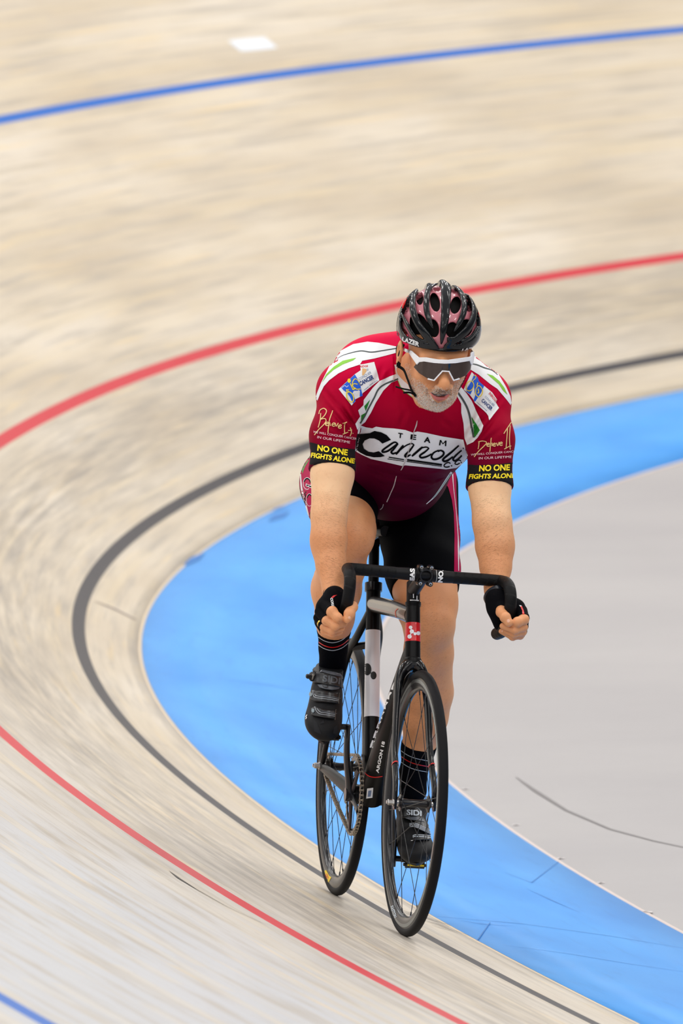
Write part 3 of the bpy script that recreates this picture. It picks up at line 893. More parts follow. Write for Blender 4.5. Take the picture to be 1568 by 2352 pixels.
def relax(V, F, it=2, lam=.5):
    """light smoothing of the extracted surface"""
    n = len(V)
    for _ in range(it):
        acc = np.zeros_like(V); cnt = np.zeros(n)
        for a in range(4):
            b = (a+1) % 4; np.add.at(acc, F[:, a], V[F[:, b]]); np.add.at(cnt, F[:, a], 1); np.add.at(acc, F[:, b], V[F[:, a]]); np.add.at(cnt, F[:, b], 1)
        V = V+lam*(acc/np.maximum(cnt, 1)[:, None]-V)
    return V
def fmesh(name, fld, m, parent=None, it=2, extra=None, mats=None, fm=None):
    V, F = fld.mesh(); V = relax(V, F, it)
    if extra:
        for V2, F2 in extra: F = np.concatenate([F, F2+len(V)]); V = np.concatenate([V, V2])
    me = bpy.data.meshes.new(name); me.vertices.add(len(V)); me.vertices.foreach_set('co', V.astype(np.float32).ravel())
    me.loops.add(len(F)*4); me.loops.foreach_set('vertex_index', F.astype(np.int32).ravel())
    me.polygons.add(len(F)); me.polygons.foreach_set('loop_start', np.arange(0, len(F)*4, 4, dtype=np.int32)); me.polygons.foreach_set('loop_total', np.full(len(F), 4, dtype=np.int32))
    me.polygons.foreach_set('use_smooth', np.ones(len(F), bool))
    me.update(calc_edges=True); me.validate()
    for mm in (mats or [m]): me.materials.append(mm)
    if fm is not None: me.polygons.foreach_set('material_index', fm(V[F].mean(1)).astype(np.int32))
    o = bpy.data.objects.new(name, me); COL.objects.link(o)
    if parent is not None: o.parent = parent
    return o
# ------------------------------------------------------------------ rider
def skin_mat(name, base, beard=False):
    n = NT(name)
    co = n.new('ShaderNodeTexCoord').outputs['Object']
    a = n.math('MULTIPLY', n.math('SUBTRACT', n.noise(co, 9, 3), .3), 1.8, clamp=True); b = n.noise(co, 60, 4, .6)
    c = n.mix(n.math('MULTIPLY', a, .6), base, srgb(230, 166, 114))
    c = n.mix(n.math('MULTIPLY', n.math('SUBTRACT', b, .52, clamp=True), .9, clamp=True), c, srgb(204, 138, 92))
    # sun-browned everywhere but the upper arms, which jersey sleeves normally cover
    xyz = n.new('ShaderNodeSeparateXYZ', ins={0: co}).outputs; ss_ = lambda v, a_, b_: n.new('ShaderNodeMapRange', ins={0: v, 1: a_, 2: b_}).outputs[0]
    pale = n.math('MULTIPLY', n.math('MULTIPLY', ss_(n.math('ABSOLUTE', xyz[1]), .10, .13), ss_(xyz[2], .98, 1.10)), ss_(xyz[2], 1.34, 1.28))
    c = n.mix(n.math('SUBTRACT', 1.0, pale, clamp=True), c, n.mix(.74, c, srgb(216, 136, 82)))
    n.set(Base_Color=c, Roughness=.48, Specular_IOR_Level=.4, Subsurface_Weight=.12, Subsurface_Radius=(.012, .005, .003), Subsurface_Scale=.6)
    n.bump(n.math('ADD', n.noise(co, 420, 3), n.math('MULTIPLY', n.noise(co, 70, 3), 1.5)), .35, .0008)
    return n.m
M_skin = skin_mat('skin', srgb(252, 210, 166))
def jersey_mat():
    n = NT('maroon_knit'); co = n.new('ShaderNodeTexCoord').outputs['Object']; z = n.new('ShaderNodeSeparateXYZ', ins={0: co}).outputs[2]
    t = n.math('MULTIPLY', n.math('SUBTRACT', z, 1.0), 2.0)   # printed fade plus painted-in top light and low shade: 1.0 m -> 0, 1.5 m -> 1
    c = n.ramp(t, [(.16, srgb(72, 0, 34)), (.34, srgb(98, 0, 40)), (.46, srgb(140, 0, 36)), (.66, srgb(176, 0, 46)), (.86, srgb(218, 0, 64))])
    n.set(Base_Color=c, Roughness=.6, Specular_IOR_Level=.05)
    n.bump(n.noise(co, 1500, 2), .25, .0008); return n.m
M_jersey = jersey_mat()
M_lycra = plain('black_lycra', (.0012, .0016, .0028, 1), .75, spec=.05, bumpy=.2, bscale=1500)
M_glove = plain('black_glove', (.002, .002, .0035, 1), .8, spec=.08, bumpy=.4, bscale=700)
M_sock = plain('black_sock', (.0015, .002, .004, 1), .85, spec=.06, bumpy=.5, bscale=900)
M_shoe = plain('shoe_upper', (.008, .0085, .010, 1), .5, spec=.2, bumpy=.3, bscale=500)

# landmarks (metres, from their place in the picture and their distance along the bike)
PEL = J(868, 1095, .17); CHE = J(948, 950, .60)
SR, SL = J(792, 903, .63), J(1108, 920, .63)
NECK = J(985, 850, .64); HEAD = J(1006, 800, .79)
armR = ([SR, J(766, 1000, .69), J(763, 1090, .735), J(755, 1185, .78), J(757, 1240, .80), J(760, 1300, .827), J(766, 1355, .868), J(772, 1378, .900)],
        [.058, .055, .0535, .0445, .043, .037, .0275, .027])
armL = ([SL, J(1126, 1010, .69), J(1124, 1120, .735), J(1130, 1200, .78), J(1135, 1255, .80), J(1138, 1303, .822), J(1139, 1355, .864), J(1142, 1380, .898)],
        [.061, .0555, .0525, .0485, .0465, .039, .0285, .027])
HIPR, HIPL = J(778, 1110, .20), J(958, 1118, .20)
KNR, KNL = J(803, 1233, .615), J(985, 1432, .505)
legR = ([HIPR, J(786, 1150, .40), KNR+Vector((-.03, 0, .012)), KNR], [.098, .088, .070, .060])
legR2 = ([KNR+Vector((-.01, 0, -.01)), J(784, 1300, .53), J(773, 1355, .445), J(768, 1420, .39), J(765, 1485, .345), J(764, 1530, .325)], [.056, .060, .0615, .049, .033, .034])
legL = ([HIPL, J(964, 1235, .31), J(970, 1310, .40), J(980, 1390, .47), KNL], [.102, .097, .092, .078, .066])
legL2 = ([KNL, J(984, 1500, .465), J(983, 1590, .405), J(975, 1650, .375), J(960, 1720, .345), J(949, 1775, .32), J(948, 1815, .31)], [.063, .062, .0625, .057, .040, .032, .034])
SPF = frame3(Vector((.86, 0, .51)), (0, 1, 0))
def torso_prims():
    return [(ell(PEL, (.135, .178, .125), SPF), .0), (ell(J(900, 1070, .37), (.17, .143, .122), SPF), .06), (ell(J(912, 1084, .44), (.125, .112, .107), SPF), .06),
            (ell(J(945, 985, .565), (.165, .168, .125), SPF), .07), (ell(J(925, 880, .46), (.20, .165, .105), SPF), .06), (ell(J(840, 853, .53), (.09, .080, .072), SPF), .05), (ell(J(1050, 872, .54), (.09, .06, .06), SPF), .05),
            (cone(CHE+Vector((-.03, 0, .06)), SR, .085, .066), .06), (cone(CHE+Vector((-.03, 0, .06)), SL, .085, .066), .06),
            (cone(NECK, SR+Vector((-.02, 0, .015)), .060, .052), .04), (cone(NECK, SL+Vector((-.02, 0, .015)), .060, .052), .04)]
def add_all(f, prims, off=0.0):
    for p, k in prims: f.add(p, k, off)
neck_pr = [(cone(NECK+Vector((-.03, 0, -.02)), HEAD+Vector((-.03, 0, -.02)), .066, .060), .03)]
arm_pr = [(p, .012) for a in (armR, armL) for p in chainp(a[0], [a[1][0]-.010, a[1][1]-.007]+a[1][2:])]
leg_pr = [(p, .014) for a in (legR, legR2, legL, legL2) for p in chainp(*a)]
knee_pr = [(ell(KNR+Vector((.018, .002, .0)), (.042, .043, .05)), .03), (ell(KNL+Vector((.022, 0, -.005)), (.04, .042, .052)), .03),
           (ell(J(760, 1340, .40), (.05, .045, .085), frame3((.4, 0, .9), (0, 1, 0))), .03), (ell(J(990, 1580, .365), (.045, .047, .09)), .03)]

# --- hands: palm and five fingers each, closed round the drops
def hand(right):
    if right:
        q = lambda a, b, x: J(a, b, x)
        palm = [cone(q(768, 1372, .918), q(752, 1398, .935), .026, .024), cone(q(768, 1372, .918), q(785, 1395, .93), .022, .018), cone(q(750, 1396, .93), q(741, 1425, .915), .024, .020), cone(q(762, 1395, .92), q(756, 1430, .905), .022, .018)]
        fing = [([q(746, 1390, .945), q(762, 1405, .985), q(775, 1419, 1.0), q(783, 1426, .985)], [.0125, .0135, .0118, .0095]),
                ([q(735, 1405, .938), q(750, 1425, .975), q(770, 1437, .992), q(790, 1432, .978)], [.0125, .0120, .0110, .0088]),
                ([q(731, 1419, .922), q(744, 1440, .955), q(763, 1448, .977), q(784, 1444, .965)], [.0115, .0100, .0098, .0083]),
                ([q(733, 1431, .910), q(744, 1449, .940), q(763, 1455, .960), q(780, 1452, .950)], [.0100, .0090, .0090, .0078])]
        thumb = ([q(792, 1380, .935), q(808, 1394, .965), q(802, 1410, .995), q(797, 1422, 1.002)], [.0155, .0142, .0132, .0105])
        nail = q(802, 1418, 1.012)
    else:
        q = lambda a, b, x: J(a, b, x)
        palm = [cone(q(1141, 1378, .915), q(1180, 1400, .935), .026, .024), cone(q(1141, 1378, .915), q(1146, 1398, .93), .024, .022), cone(q(1182, 1400, .93), q(1193, 1432, .915), .024, .020), cone(q(1140, 1400, .92), q(1150, 1432, .905), .022, .018), cone(q(1150, 1400, .915), q(1180, 1430, .90), .022, .022)]
        fing = [([q(1198, 1402, .945), q(1202, 1423, .985), q(1188, 1429, 1.0), q(1176, 1435, .985)], [.0125, .0130, .0122, .0100]),
                ([q(1203, 1417, .938), q(1201, 1441, .976), q(1182, 1447, .993), q(1154, 1438, .978)], [.0120, .0110, .0102, .0080]),
                ([q(1202, 1430, .925), q(1199, 1452, .962), q(1180, 1456, .979), q(1162, 1450, .966)], [.0112, .0100, .0094, .0078]),
                ([q(1199, 1442, .912), q(1194, 1460, .948), q(1177, 1463, .962), q(1151, 1450, .955)], [.0100, .0092, .0088, .0070])]
        thumb = ([q(1150, 1388, .935), q(1151, 1406, .965), q(1160, 1418, .995), q(1168, 1430, 1.002)], [.0145, .0130, .0128, .0112])
        nail = q(1167, 1426, 1.012)
    return palm, fing, thumb, nail
def hand_field(right, h=.0017):
    palm, fing, thumb, nail = hand(right); c = palm[0]
    lo = np.min([p[1] for p in palm], 0)-.05; hi = np.max([p[2] for p in palm], 0)+.05; lo[0] = .86; hi[0] = 1.04
    f = Field(lo, hi, h)
    for p in palm: f.add(p, .014)
    for pts, r in fing+[thumb]:
        g = Field(lo, hi, h)
        for i, p in enumerate(chainp(pts, r)): g.add(p, .003)
        for j in (1, 2): g.add(ell(pts[j], (r[j]*1.07,)*3), .003)   # knuckle bends
        f.d = Field.smin(f.d, g.d, .0022)
        if pts is fing[0][0] or pts is fing[1][0]: pass
    return f
handF = {True: hand_field(True), False: hand_field(False)}

# --- head
c_ = (CAML-HEAD).normalized()
Hf = Quaternion((0, 0, 1), R(10)) @ c_; _s = Vector((0, 0, 1)).cross(Hf).normalized(); Hf = Quaternion(_s, R(13)) @ Hf; Hf.normalize()
Hs = Vector((0, 0, 1)).cross(Hf).normalized(); Hs = Quaternion(Hf, R(-2)) @ Hs; Hu = Hf.cross(Hs).normalized()   # forward, left, up
HM = np.stack([_v(Hf), _v(Hs), _v(Hu)], 1)
HM3 = Matrix((Hf, Hs, Hu)).transposed()
def Q(px, py, x): return J(px, py, x)
HX = .79
def head_field(h=.0019):
    c = _v(HEAD); f = Field(c-np.array([.15, .12, .19]), c+np.array([.16, .12, .15]), h)
    f.add(ell(Q(1008, 772, HX-.005), (.098, .077, .096), HM), 0)
    f.add(ell(Q(1007, 840, HX+.015), (.075, .065, .078), HM), .03)            # face mass
    f.add(ell(Q(1001, 905, HX+.035), (.046, .047, .037), HM), .03)            # jaw
    f.add(ell(Q(1002, 928, HX+.060), (.022, .027, .018), HM), .018)           # chin
    for s, dx_ in ((-1, 38), (1, 35)):
        f.add(ell(Q(1010+s*dx_, 862, HX+.052), (.026, .022, .022), HM), .02)  # cheekbones
    f.add(cone(Q(948, 868, HX-.002), Q(968, 918, HX+.035), .017, .017), .025)
    f.add(cone(Q(1047, 864, HX-.002), Q(1024, 912, HX+.035), .014, .014), .025)
    f.add(cone(Q(1012-36, 824, HX+.070), Q(1012+40, 822, HX+.070), .014, .014), .02)   # brow
    f.add(cone(Q(1015, 830, HX+.094), Q(1020, 878, HX+.118), .010, .013), .012)        # nose bridge
    f.add(ell(Q(1020, 885, HX+.117), (.014, .0145, .0125), HM), .008)
    for s in (-1, 1): f.add(ell(Q(1019+s*14, 889, HX+.106), (.012, .0085, .008), HM), .006)
    for s in (-1, 1): f.sub(ell(Q(1019+s*8.5, 895, HX+.112), (.006, .0042, .003), HM), .002)
    for s in (-1, 1): f.sub(ell(Q(1013+s*33, 842, HX+.098), (.014, .018, .012), HM), .012)   # eye sockets
    f.add(ell(Q(1011, 903, HX+.088), (.020, .030, .016), HM), .012)                   # muzzle
    f.add(cone(Q(992, 908, HX+.097), Q(1025, 907, HX+.099), .0042, .0042), .006)      # upper lip
    f.add(cone(Q(996, 915, HX+.094), Q(1024, 914, HX+.096), .0062, .0060), .006)      # lower lip
    f.sub(ell(Q(1011, 910.5, HX+.103), (.009, .0135, .0020), HM), .0015)              # slightly open mouth
    f.sub(cone(Q(1000, 925, HX+.092), Q(1020, 924, HX+.094), .004, .004), .008)
    # ears
    for s, (ex, ey) in ((-1, (918, 806)), (1, (1076, 812))):
        e0 = Q(ex, ey, HX-.012 if s < 0 else HX-.035)
        f.add(ell(e0, (.018, .008, .028), HM), .004); f.sub(ell(e0+Hs*(s*.006)+Hf*.006, (.010, .006, .016), HM), .003)
        f.add(ell(e0-Hu*.028+Hf*.004, (.009, .0065, .010), HM), .004)
    # forehead wrinkles
    for k, yy_ in enumerate((808, 813, 818)):
        f.sub(cone(Q(975, yy_+1, HX+.102), Q(1050, yy_-1, HX+.102), .0012, .0012), .003)
    f.add(neck_pr[0][0], .02)
    return f
headF = head_field()

BLO, BHI = (-.02, -.42, .27), (1.0, .42, 1.62)
bf = Field((-.02, -.40, .27), (1.0, .40, 1.60), .0045)
add_all(bf, [(p, k) for p, k in torso_prims()], -.010)
for grp in (arm_pr, leg_pr, knee_pr, neck_pr): add_all(bf, grp)
# muscles and bones that show on the bare limbs
for a, s in ((armR[0], -1), (armL[0], 1)):
    bf.add(ell(a[4]+Vector((0, s*.010, .0)), (.034, .036, .060)), .02)
    bf.add(ell(a[2]+Vector((.012, 0, 0)), (.034, .040, .055)), .02)
extra = []
for r_ in (True, False):
    V_, F_ = handF[r_].mesh(); extra.append((relax(V_, F_, 1), F_))
V_, F_ = headF.mesh(); extra.append((relax(V_, F_, 1), F_))
person = fmesh('person', bf, M_skin, None, 3, extra)
person.matrix_world = BM_
tag(person, 'cyclist in maroon team jersey and black helmet riding the track bicycle, hands on the drops', 'person')
# (feet are inside the shoes)

# --- jersey
def torso_field(lo, hi, h, off, sleeves=0.0):
    f = Field(lo, hi, h); add_all(f, torso_prims(), off)
    for a in (armR, armL):
        for p in chainp(a[0][:4], [a[1][0]+.002, a[1][1]+.001+sleeves, a[1][2]+.0015+sleeves, a[1][3]+.008]): f.add(p, .02, off*.6)
    return f
jf = torso_field((.02, -.40, .90), (.88, .40, 1.62), .0035, .003)
jf.add(cone(NECK+Vector((-.02, 0, -.02)), NECK.lerp(HEAD, .38), .072, .070), .02)   # collar stand
jP = jf.full(); jX, jY = pixn(jP)
# creases
def crease(P, a, b, w_, amp, rad=None):
    a, b = _v(a), _v(b); ab = b-a; t = np.clip(((P-a)@ab)/(ab@ab), 0, 1); d = np.sqrt(((P-a-t[..., None]*ab)**2).sum(-1)); fade = np.sin(np.pi*np.clip(t*.96+.02, 0, 1))
    return amp*np.exp(-(d/w_)**2)*fade
cr_list = []
def cpx(x1, y1, d1, x2, y2, d2, w_=.006, amp=.005): cr_list.append((J(x1, y1, d1), J(x2, y2, d2), w_, amp))
# sleeve and armpit folds
for s_ in (0, 1):
    mx = (lambda x: x) if s_ == 0 else (lambda x: 1893-x)
    dy = 0 if s_ == 0 else 22
    for (x1, y1, x2, y2, w_, am) in ((740, 890, 820, 985, .005, .006), (770, 905, 822, 1000, .005, .006), (750, 930, 815, 1010, .005, .005), (790, 880, 824, 975, .005, .004), (738, 960, 815, 1022, .005, .004)):
        cpx(mx(x1), y1+dy, .70, mx(x2), y2+dy, .72, w_, am)
for (x1, y1, d1, x2, y2, d2, w_, am) in ((845, 1085, .60, 1040, 1105, .60, .008, .007), (830, 1075, .62, 930, 1085, .64, .006, .004), (880, 840, .72, 850, 900, .70, .006, .004), (905, 835, .72, 880, 890, .72, .006, .004), (1060, 860, .72, 1075, 920, .70, .006, .004), (935, 940, .72, 915, 985, .71, .006, .003), (1010, 960, .72, 1040, 985, .71, .006, .003), (870, 1140, .52, 1010, 1150, .52, .01, .005)):
    cpx(x1, y1, d1, x2, y2, d2, w_, am)
for a, b, w_, am in cr_list:
    lo_ = np.minimum(_v(a), _v(b))-.03; hi_ = np.maximum(_v(a), _v(b))+.03; sl, P_ = jf.block(lo_, hi_)
    # the fold follows the surface: widen along the line of sight
    q_ = P_ ; d_ = jf.d[sl]; ca, cb = pix(a), pix(b); X_, Y_ = pixn(P_)
    ex, ey = cb[0]-ca[0], cb[1]-ca[1]; t = np.clip(((X_-ca[0])*ex+(Y_-ca[1])*ey)/(ex*ex+ey*ey), 0, 1); dd = np.hypot(X_-ca[0]-t*ex, Y_-ca[1]-t*ey)/905
    jf.d[sl] = d_+am*np.sin(np.pi*np.clip(t*.9+.05, 0, 1))*(np.exp(-(dd/w_)**2)-.6*np.exp(-((dd-w_*2)/w_)**2))
# openings: sleeve hems, waist hem, neck
def sleeve_cut(P, a, hem, s):
    i0, i1 = _v(a[0][1]), _v(a[0][3]); n = (i1-i0)/np.linalg.norm(i1-i0); d = (P-_v(hem))@n; r = np.sqrt((((P-_v(hem))-d[..., None]*n)**2).sum(-1)); return np.where(r < .10, d, -1.0)
hemR, hemL = J(762, 1080, .735), J(1125, 1119, .742)
side = jP[..., 1]
armside = np.where(side < 0, sleeve_cut(jP, armR, hemR, -1), sleeve_cut(jP, armL, hemL, 1))
hemd = (jP-_v(J(900, 1155, .30)))@(_v(Vector((-.62, 0, -.78))))           # waist plane
neckd = (jP-_v(NECK.lerp(HEAD, .22)))@_v((HEAD-NECK).normalized())
cutd = np.maximum.reduce([armside, np.where(np.abs(side) < .30, hemd, -1), np.where(np.hypot(jP[..., 1]-NECK.y, 0) < .10, neckd, -1)])
jf.d = np.maximum(jf.d, cutd).astype(np.float32)
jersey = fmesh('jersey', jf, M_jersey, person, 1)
jersey['label'] = 'maroon cycling jersey with white chest banner'
del jP, jX, jY

# --- shorts
sf_ = Field((-.02, -.36, .60), (.72, .36, 1.30), .0038)
add_all(sf_, torso_prims()[:3], -.004)
for a in (legR, legL):
    for p in chainp(*a): sf_.add(p, .014, .0035)
sf_.add(cone(HIPR, HIPL, .070, .070), .04)
sf_.add(knee_pr[0][0], .03, .003)
P_ = sf_.full()
hR = (P_-_v(J(806, 1180, .545)))@(_v((Vector(legR[0][3])-Vector(legR[0][0])).normalized())); hL = (P_-_v(J(982, 1356, .44)))@_v((Vector(legL[0][4])-Vector(legL[0][1])).normalized())
top_ = P_[..., 2]-1.22
sf_.d = np.maximum.reduce([sf_.d, np.where(P_[..., 1] < -.02, hR, hL), top_]).astype(np.float32)
shorts = fmesh('shorts', sf_, M_lycra, person, 1)
shorts['label'] = 'black cycling shorts with maroon side panels'

# --- socks
def tube_field(chain, off, lo_c, h=.003, pad=.06):
    pts = [_v(p) for p in chain[0]]; f = Field(np.min(pts, 0)-pad, np.max(pts, 0)+pad, h)
    for p in chainp(*chain): f.add(p, .014, off)
    return f
for nm, ch, top, col_ in (('R', legR2, J(769, 1446, .37), 0), ('L', legL2, J(962, 1708, .35), 0)):
    f = tube_field(ch, .0018, None); n_ = _v((ch[0][-2]-ch[0][-3]).normalized()); P_ = f.full()
    f.d = np.maximum(f.d, -((P_-_v(top))@n_)).astype(np.float32)
    o = fmesh('sock', f, M_sock, person, 1)
    if nm == 'R': sockR = o
    else: sockL = o

# --- gloves: half fingers
def glove(right):
    palm, fing, thumb, nail = hand(right); f = hand_field(right, .0019); f.d = f.d-.0016
    P_ = f.full(); c = np.full(P_.shape[:3], -1.0)
    # finger openings: beyond the first joint the fingers are bare
    reg = np.full(P_.shape[:3], 1e9); cutv = np.full(P_.shape[:3], -1.0)
    allf = [(p, .95) for p in fing]+[(thumb, .7)]
    prims = [(pl[0](P_), None) for pl in palm]
    base = np.minimum.reduce([a for a, _ in prims])
    for (pts, r), t_ in allf:
        a, b = _v(pts[0]), _v(pts[1]); n_ = (b-a)/np.linalg.norm(b-a); hem = a+(b-a)*t_
        dist = np.minimum.reduce([pr[0](P_) for pr in chainp(pts, r)]); near = dist < np.minimum(reg, base+.004)
        d_ = (P_-hem)@n_
        # use distance along the finger chain
        seg2 = np.minimum.reduce([pr[0](P_) for pr in chainp(pts[1:], r[1:])]); own = dist < reg
        cutv = np.where(own, np.where((d_ > 0) | (seg2 < (P_@n_)*0-.0), np.maximum(d_, .0005), d_), cutv); reg = np.minimum(reg, dist)
    keep = np.where(base-.004 < reg, -1.0, cutv)
    f.d = np.maximum(f.d, keep).astype(np.float32)
    # wrist opening
    w0, w1 = (armR if right else armL)[0][5:7]; wn = (w1-w0).normalized(); hem = w1+wn*(.010 if right else .028)
    f.d = np.maximum(f.d, -((P_-_v(hem))@_v(wn))).astype(np.float32)
    return fmesh('glove', f, M_glove, person, 1)
gloveR, gloveL = glove(True), glove(False)
# ------------------------------------------------------------------ shoes, helmet, glasses, beard
def Zm(x0, y0, sc): return lambda *pts: [(x0+a/sc, y0+b/sc) for a, b in pts]
zA, zB, zC, zD, zE, zF = Zm(685, 1000, 11.2), Zm(715, 1340, 14.255), Zm(1105, 1340, 13.635), Zm(770, 820, 13.067), Zm(810, 960, 5.807), Zm(1055, 840, 12.06)
zG, zH, z1, z2, z3, z7 = Zm(690, 1520, 11.76), Zm(890, 1840, 13.836), Zm(880, 620, 6.031), Zm(680, 760, 5.807), Zm(940, 800, 5.807), Zm(680, 1000, 3.92)
M_grey_rubber = plain('grey_strap', srgb(84, 90, 98), .35, spec=.5)
M_dk_plastic = plain('black_plastic', (.012, .013, .015, 1), .3, spec=.5)
M_lt_grey = plain('light_grey_print', srgb(190, 200, 210), .5)

def thicken(o, t, bevel=0):
    md = o.modifiers.new('thick', 'SOLIDIFY'); md.thickness = t; md.offset = -1
    return o
def shoe(s, pitch, yaw):
    B = PED[s]+Vector((0, s*(.060 if s < 0 else .050), 0))
    fx = Vector((math.cos(R(pitch))*math.cos(R(yaw)), math.cos(R(pitch))*math.sin(R(yaw)), -math.sin(R(pitch)))); fy = Vector((0, 0, 1)).cross(fx).normalized(); fz = fx.cross(fy)
    O = B+fz*.012
    W = lambda x, y, z: O+fx*x+fy*y+fz*z
    M = np.stack([_v(fx), _v(fy), _v(fz)], 1); i = s   # i: outer side sign
    f = Field(_v(O)-.24, _v(O)+.24, .0026)
    f.add(ell(W(.018, i*.004, .024), (.066, .048, .033), M), 0); f.add(ell(W(.045, -i*.004, .022), (.040, .036, .026), M), .01)
    f.add(ell(W(-.055, 0, .036), (.085, .041, .043), M), .025); f.add(ell(W(-.150, 0, .036), (.044, .033, .045), M), .03)
    f.add(cone(W(-.03, 0, .048), W(-.115, 0, .088), .030, .034), .025); f.add(cone(W(-.115, 0, .088), W(-.142, 0, .095), .036, .037), .02)
    P = f.full(); d0 = -((P-_v(O))@_v(fz)); f.d = np.maximum(f.d, d0).astype(np.float32)
    tn = (fz*.86-fx*.5).normalized() if s < 0 else fz; top = (P-_v(J(765, 1534, .345) if s < 0 else J(948, 1848, .32)))@_v(tn); f.d = np.maximum(f.d, top).astype(np.float32)
    # arch under the middle of the foot
    f.sub(ell(W(-.07, 0, -.012), (.05, .06, .018), M), .006)
    # seams of the upper
    for a, b in ((W(.02, i*.05, .03), W(-.02, i*.04, .06)),): f.sub(cone(a, b, .001, .001), .002)
    o = fmesh('shoe', f, M_shoe, person, 2)
    # sole plate and cleat
    sb = MB(); n = 24
    out = []
    for k in range(n):
        a = 2*PI*k/n; x = math.cos(a); y = math.sin(a)
        X = -.055+.135*x; wd = .040 if X > -.02 else .030; out.append((X, wd*y*(1-.15*max(0, x)**2)))
    sb.prism(out, -.003, .004, (O, fx, fy, fz)); sb.box(tuple(O-fz*.007), (.06, .05, .009), M.tolist() and Matrix([[fx.x, fy.x, fz.x], [fx.y, fy.y, fz.y], [fx.z, fy.z, fz.z]]), .003)
    sb.box(tuple(O-fx*.165-fz*.004), (.035, .04, .012), Matrix([[fx.x, fy.x, fz.x], [fx.y, fy.y, fz.y], [fx.z, fy.z, fz.z]]), .003)
    sb.build('sole', M_dk_plastic, o)
    return o
shoeR, shoeL = shoe(-1, 38, -10), shoe(1, 13, -4)
bR, bL = bvh_of(shoeR), bvh_of([shoeL, sockL])
def sl(nm, parts, m, off, th, par, b, mx=4):
    o = lay(nm, parts, b, m, par, off, mx)
    if th: thicken(o, th)
    return o
# right shoe: instep strap with buckle, two ratchet straps
st1 = sl('instep_strap', poly2d(zG((440, 290), (520, 300), (570, 240), (800, 290), (1050, 335), (1110, 380), (1190, 480), (1275, 520), (1270, 640), (1190, 760), (1060, 690), (800, 640), (560, 590), (460, 570), (280, 550), (270, 500), (420, 420))), M_dk_plastic, .0055, .005, shoeR, bR)
sl('strap_ridge', poly2d(zG((520, 300), (570, 240), (800, 290), (1050, 335), (1110, 400), (1000, 390), (800, 350), (600, 300))), M_grey_rubber, .0068, .001, st1, bR)
b_ = zG((600, 560))[0]
sl('strap_print', [text2d('SIDI', zG((600, 550))[0], (430/11.76, 72/11.76), (18/11.76, -190/11.76), fit=True, bold=.03)], M_grey_rubber, .0062, 0, st1, bR, 2)
sl('instep_badge', poly2d(zG((460, 620), (700, 600), (900, 640), (1055, 690), (1020, 740), (850, 770), (650, 740), (520, 700))), M_grey_rubber, .003, .002, shoeR, bR)
sl('badge_ring', stroke2d(zG((600, 640), (640, 610), (720, 640), (730, 690), (670, 700), (610, 670), (600, 640)), 1.3), M_dk_plastic, .0036, 0, shoeR, bR, 2)
bk = MB(); c = J(*zG((320, 400))[0], .392)
r3 = Matrix.Rotation(R(20), 3, 'Y') @ Matrix.Rotation(R(-4), 3, 'X')
bk.box(tuple(c), (.020, .016, .020), r3, .003); bk.box(tuple(c+Vector((0, -.011, .0))), (.012, .012, .010), r3, .002)
bko = bk.build('buckle', M_dk_plastic, shoeR)
bk = MB(); bk.box(tuple(c+Vector((.0085, -.001, 0))), (.006, .007, .018), r3, .002); bk.build('buckle_lever', M_steel, bko)
for (pl, ln1, ln2, pv) in ((((270, 830), (330, 770), (600, 790), (1000, 850), (1020, 1130), (700, 1095), (380, 1070), (280, 1000)), ((360, 780), (365, 900), (420, 975), (700, 1015), (1005, 1065)), ((400, 880), (450, 935), (700, 965), (1010, 1025)), (300, 890)),
                           (((300, 1270), (400, 1215), (640, 1290), (930, 1320), (930, 1550), (640, 1510), (400, 1470), (290, 1440)), ((400, 1220), (430, 1330), (520, 1420), (700, 1450), (930, 1485)), ((450, 1270), (540, 1370), (700, 1400), (920, 1440)), (350, 1335))):
    q_ = sl('ratchet_strap', poly2d(zG(*pl)), M_dk_plastic, .005, .004, shoeR, bR)
    sl('strap_rib', [stroke2d(zG(*ln1), .9), stroke2d(zG(*ln2), .9)], M_lt_grey, .0056, 0, q_, bR, 2)
    sl('strap_gloss', stroke2d(zG(*[(x+40, y-30) for x, y in ln2[1:]]), 1.6), M_grey_rubber, .0055, 0, q_, bR, 2)
    c0 = zG(pv)[0]; sl('strap_pivot', disc2d(c0, 3.4, sy=1.4), plain('pale_rubber', srgb(126, 142, 150), .4), .0062, .001, q_, bR, 2)
    x_, y_ = pl[3] if False else (max(p[0] for p in pl), (pl[3][1]+pl[4][1])/2)
    sl('strap_end', stroke2d(zG((x_+5, y_-140), (x_-10, y_+150)), 1.8), M_dk_steel if False else M_dark_steel, .006, .002, q_, bR, 2)
M_toe = plain('toe_mesh', (.006, .007, .010, 1), .8)
for q_ in (((350, 1560), (440, 1640), (560, 1960), (370, 1880)), ((870, 1940), (900, 1780), (990, 1700), (1010, 1960)), ((520, 1680), (620, 1560), (640, 1660))): sl('toe_panel', poly2d(zG(*q_)), M_toe, .0008, 0, shoeR, bR)
sl('shoe_mark', stroke2d(zG((180, 1430), (150, 1480), (165, 1510), (140, 1545)), 1.8), M_white, .001, 0, shoeR, bR, 2)
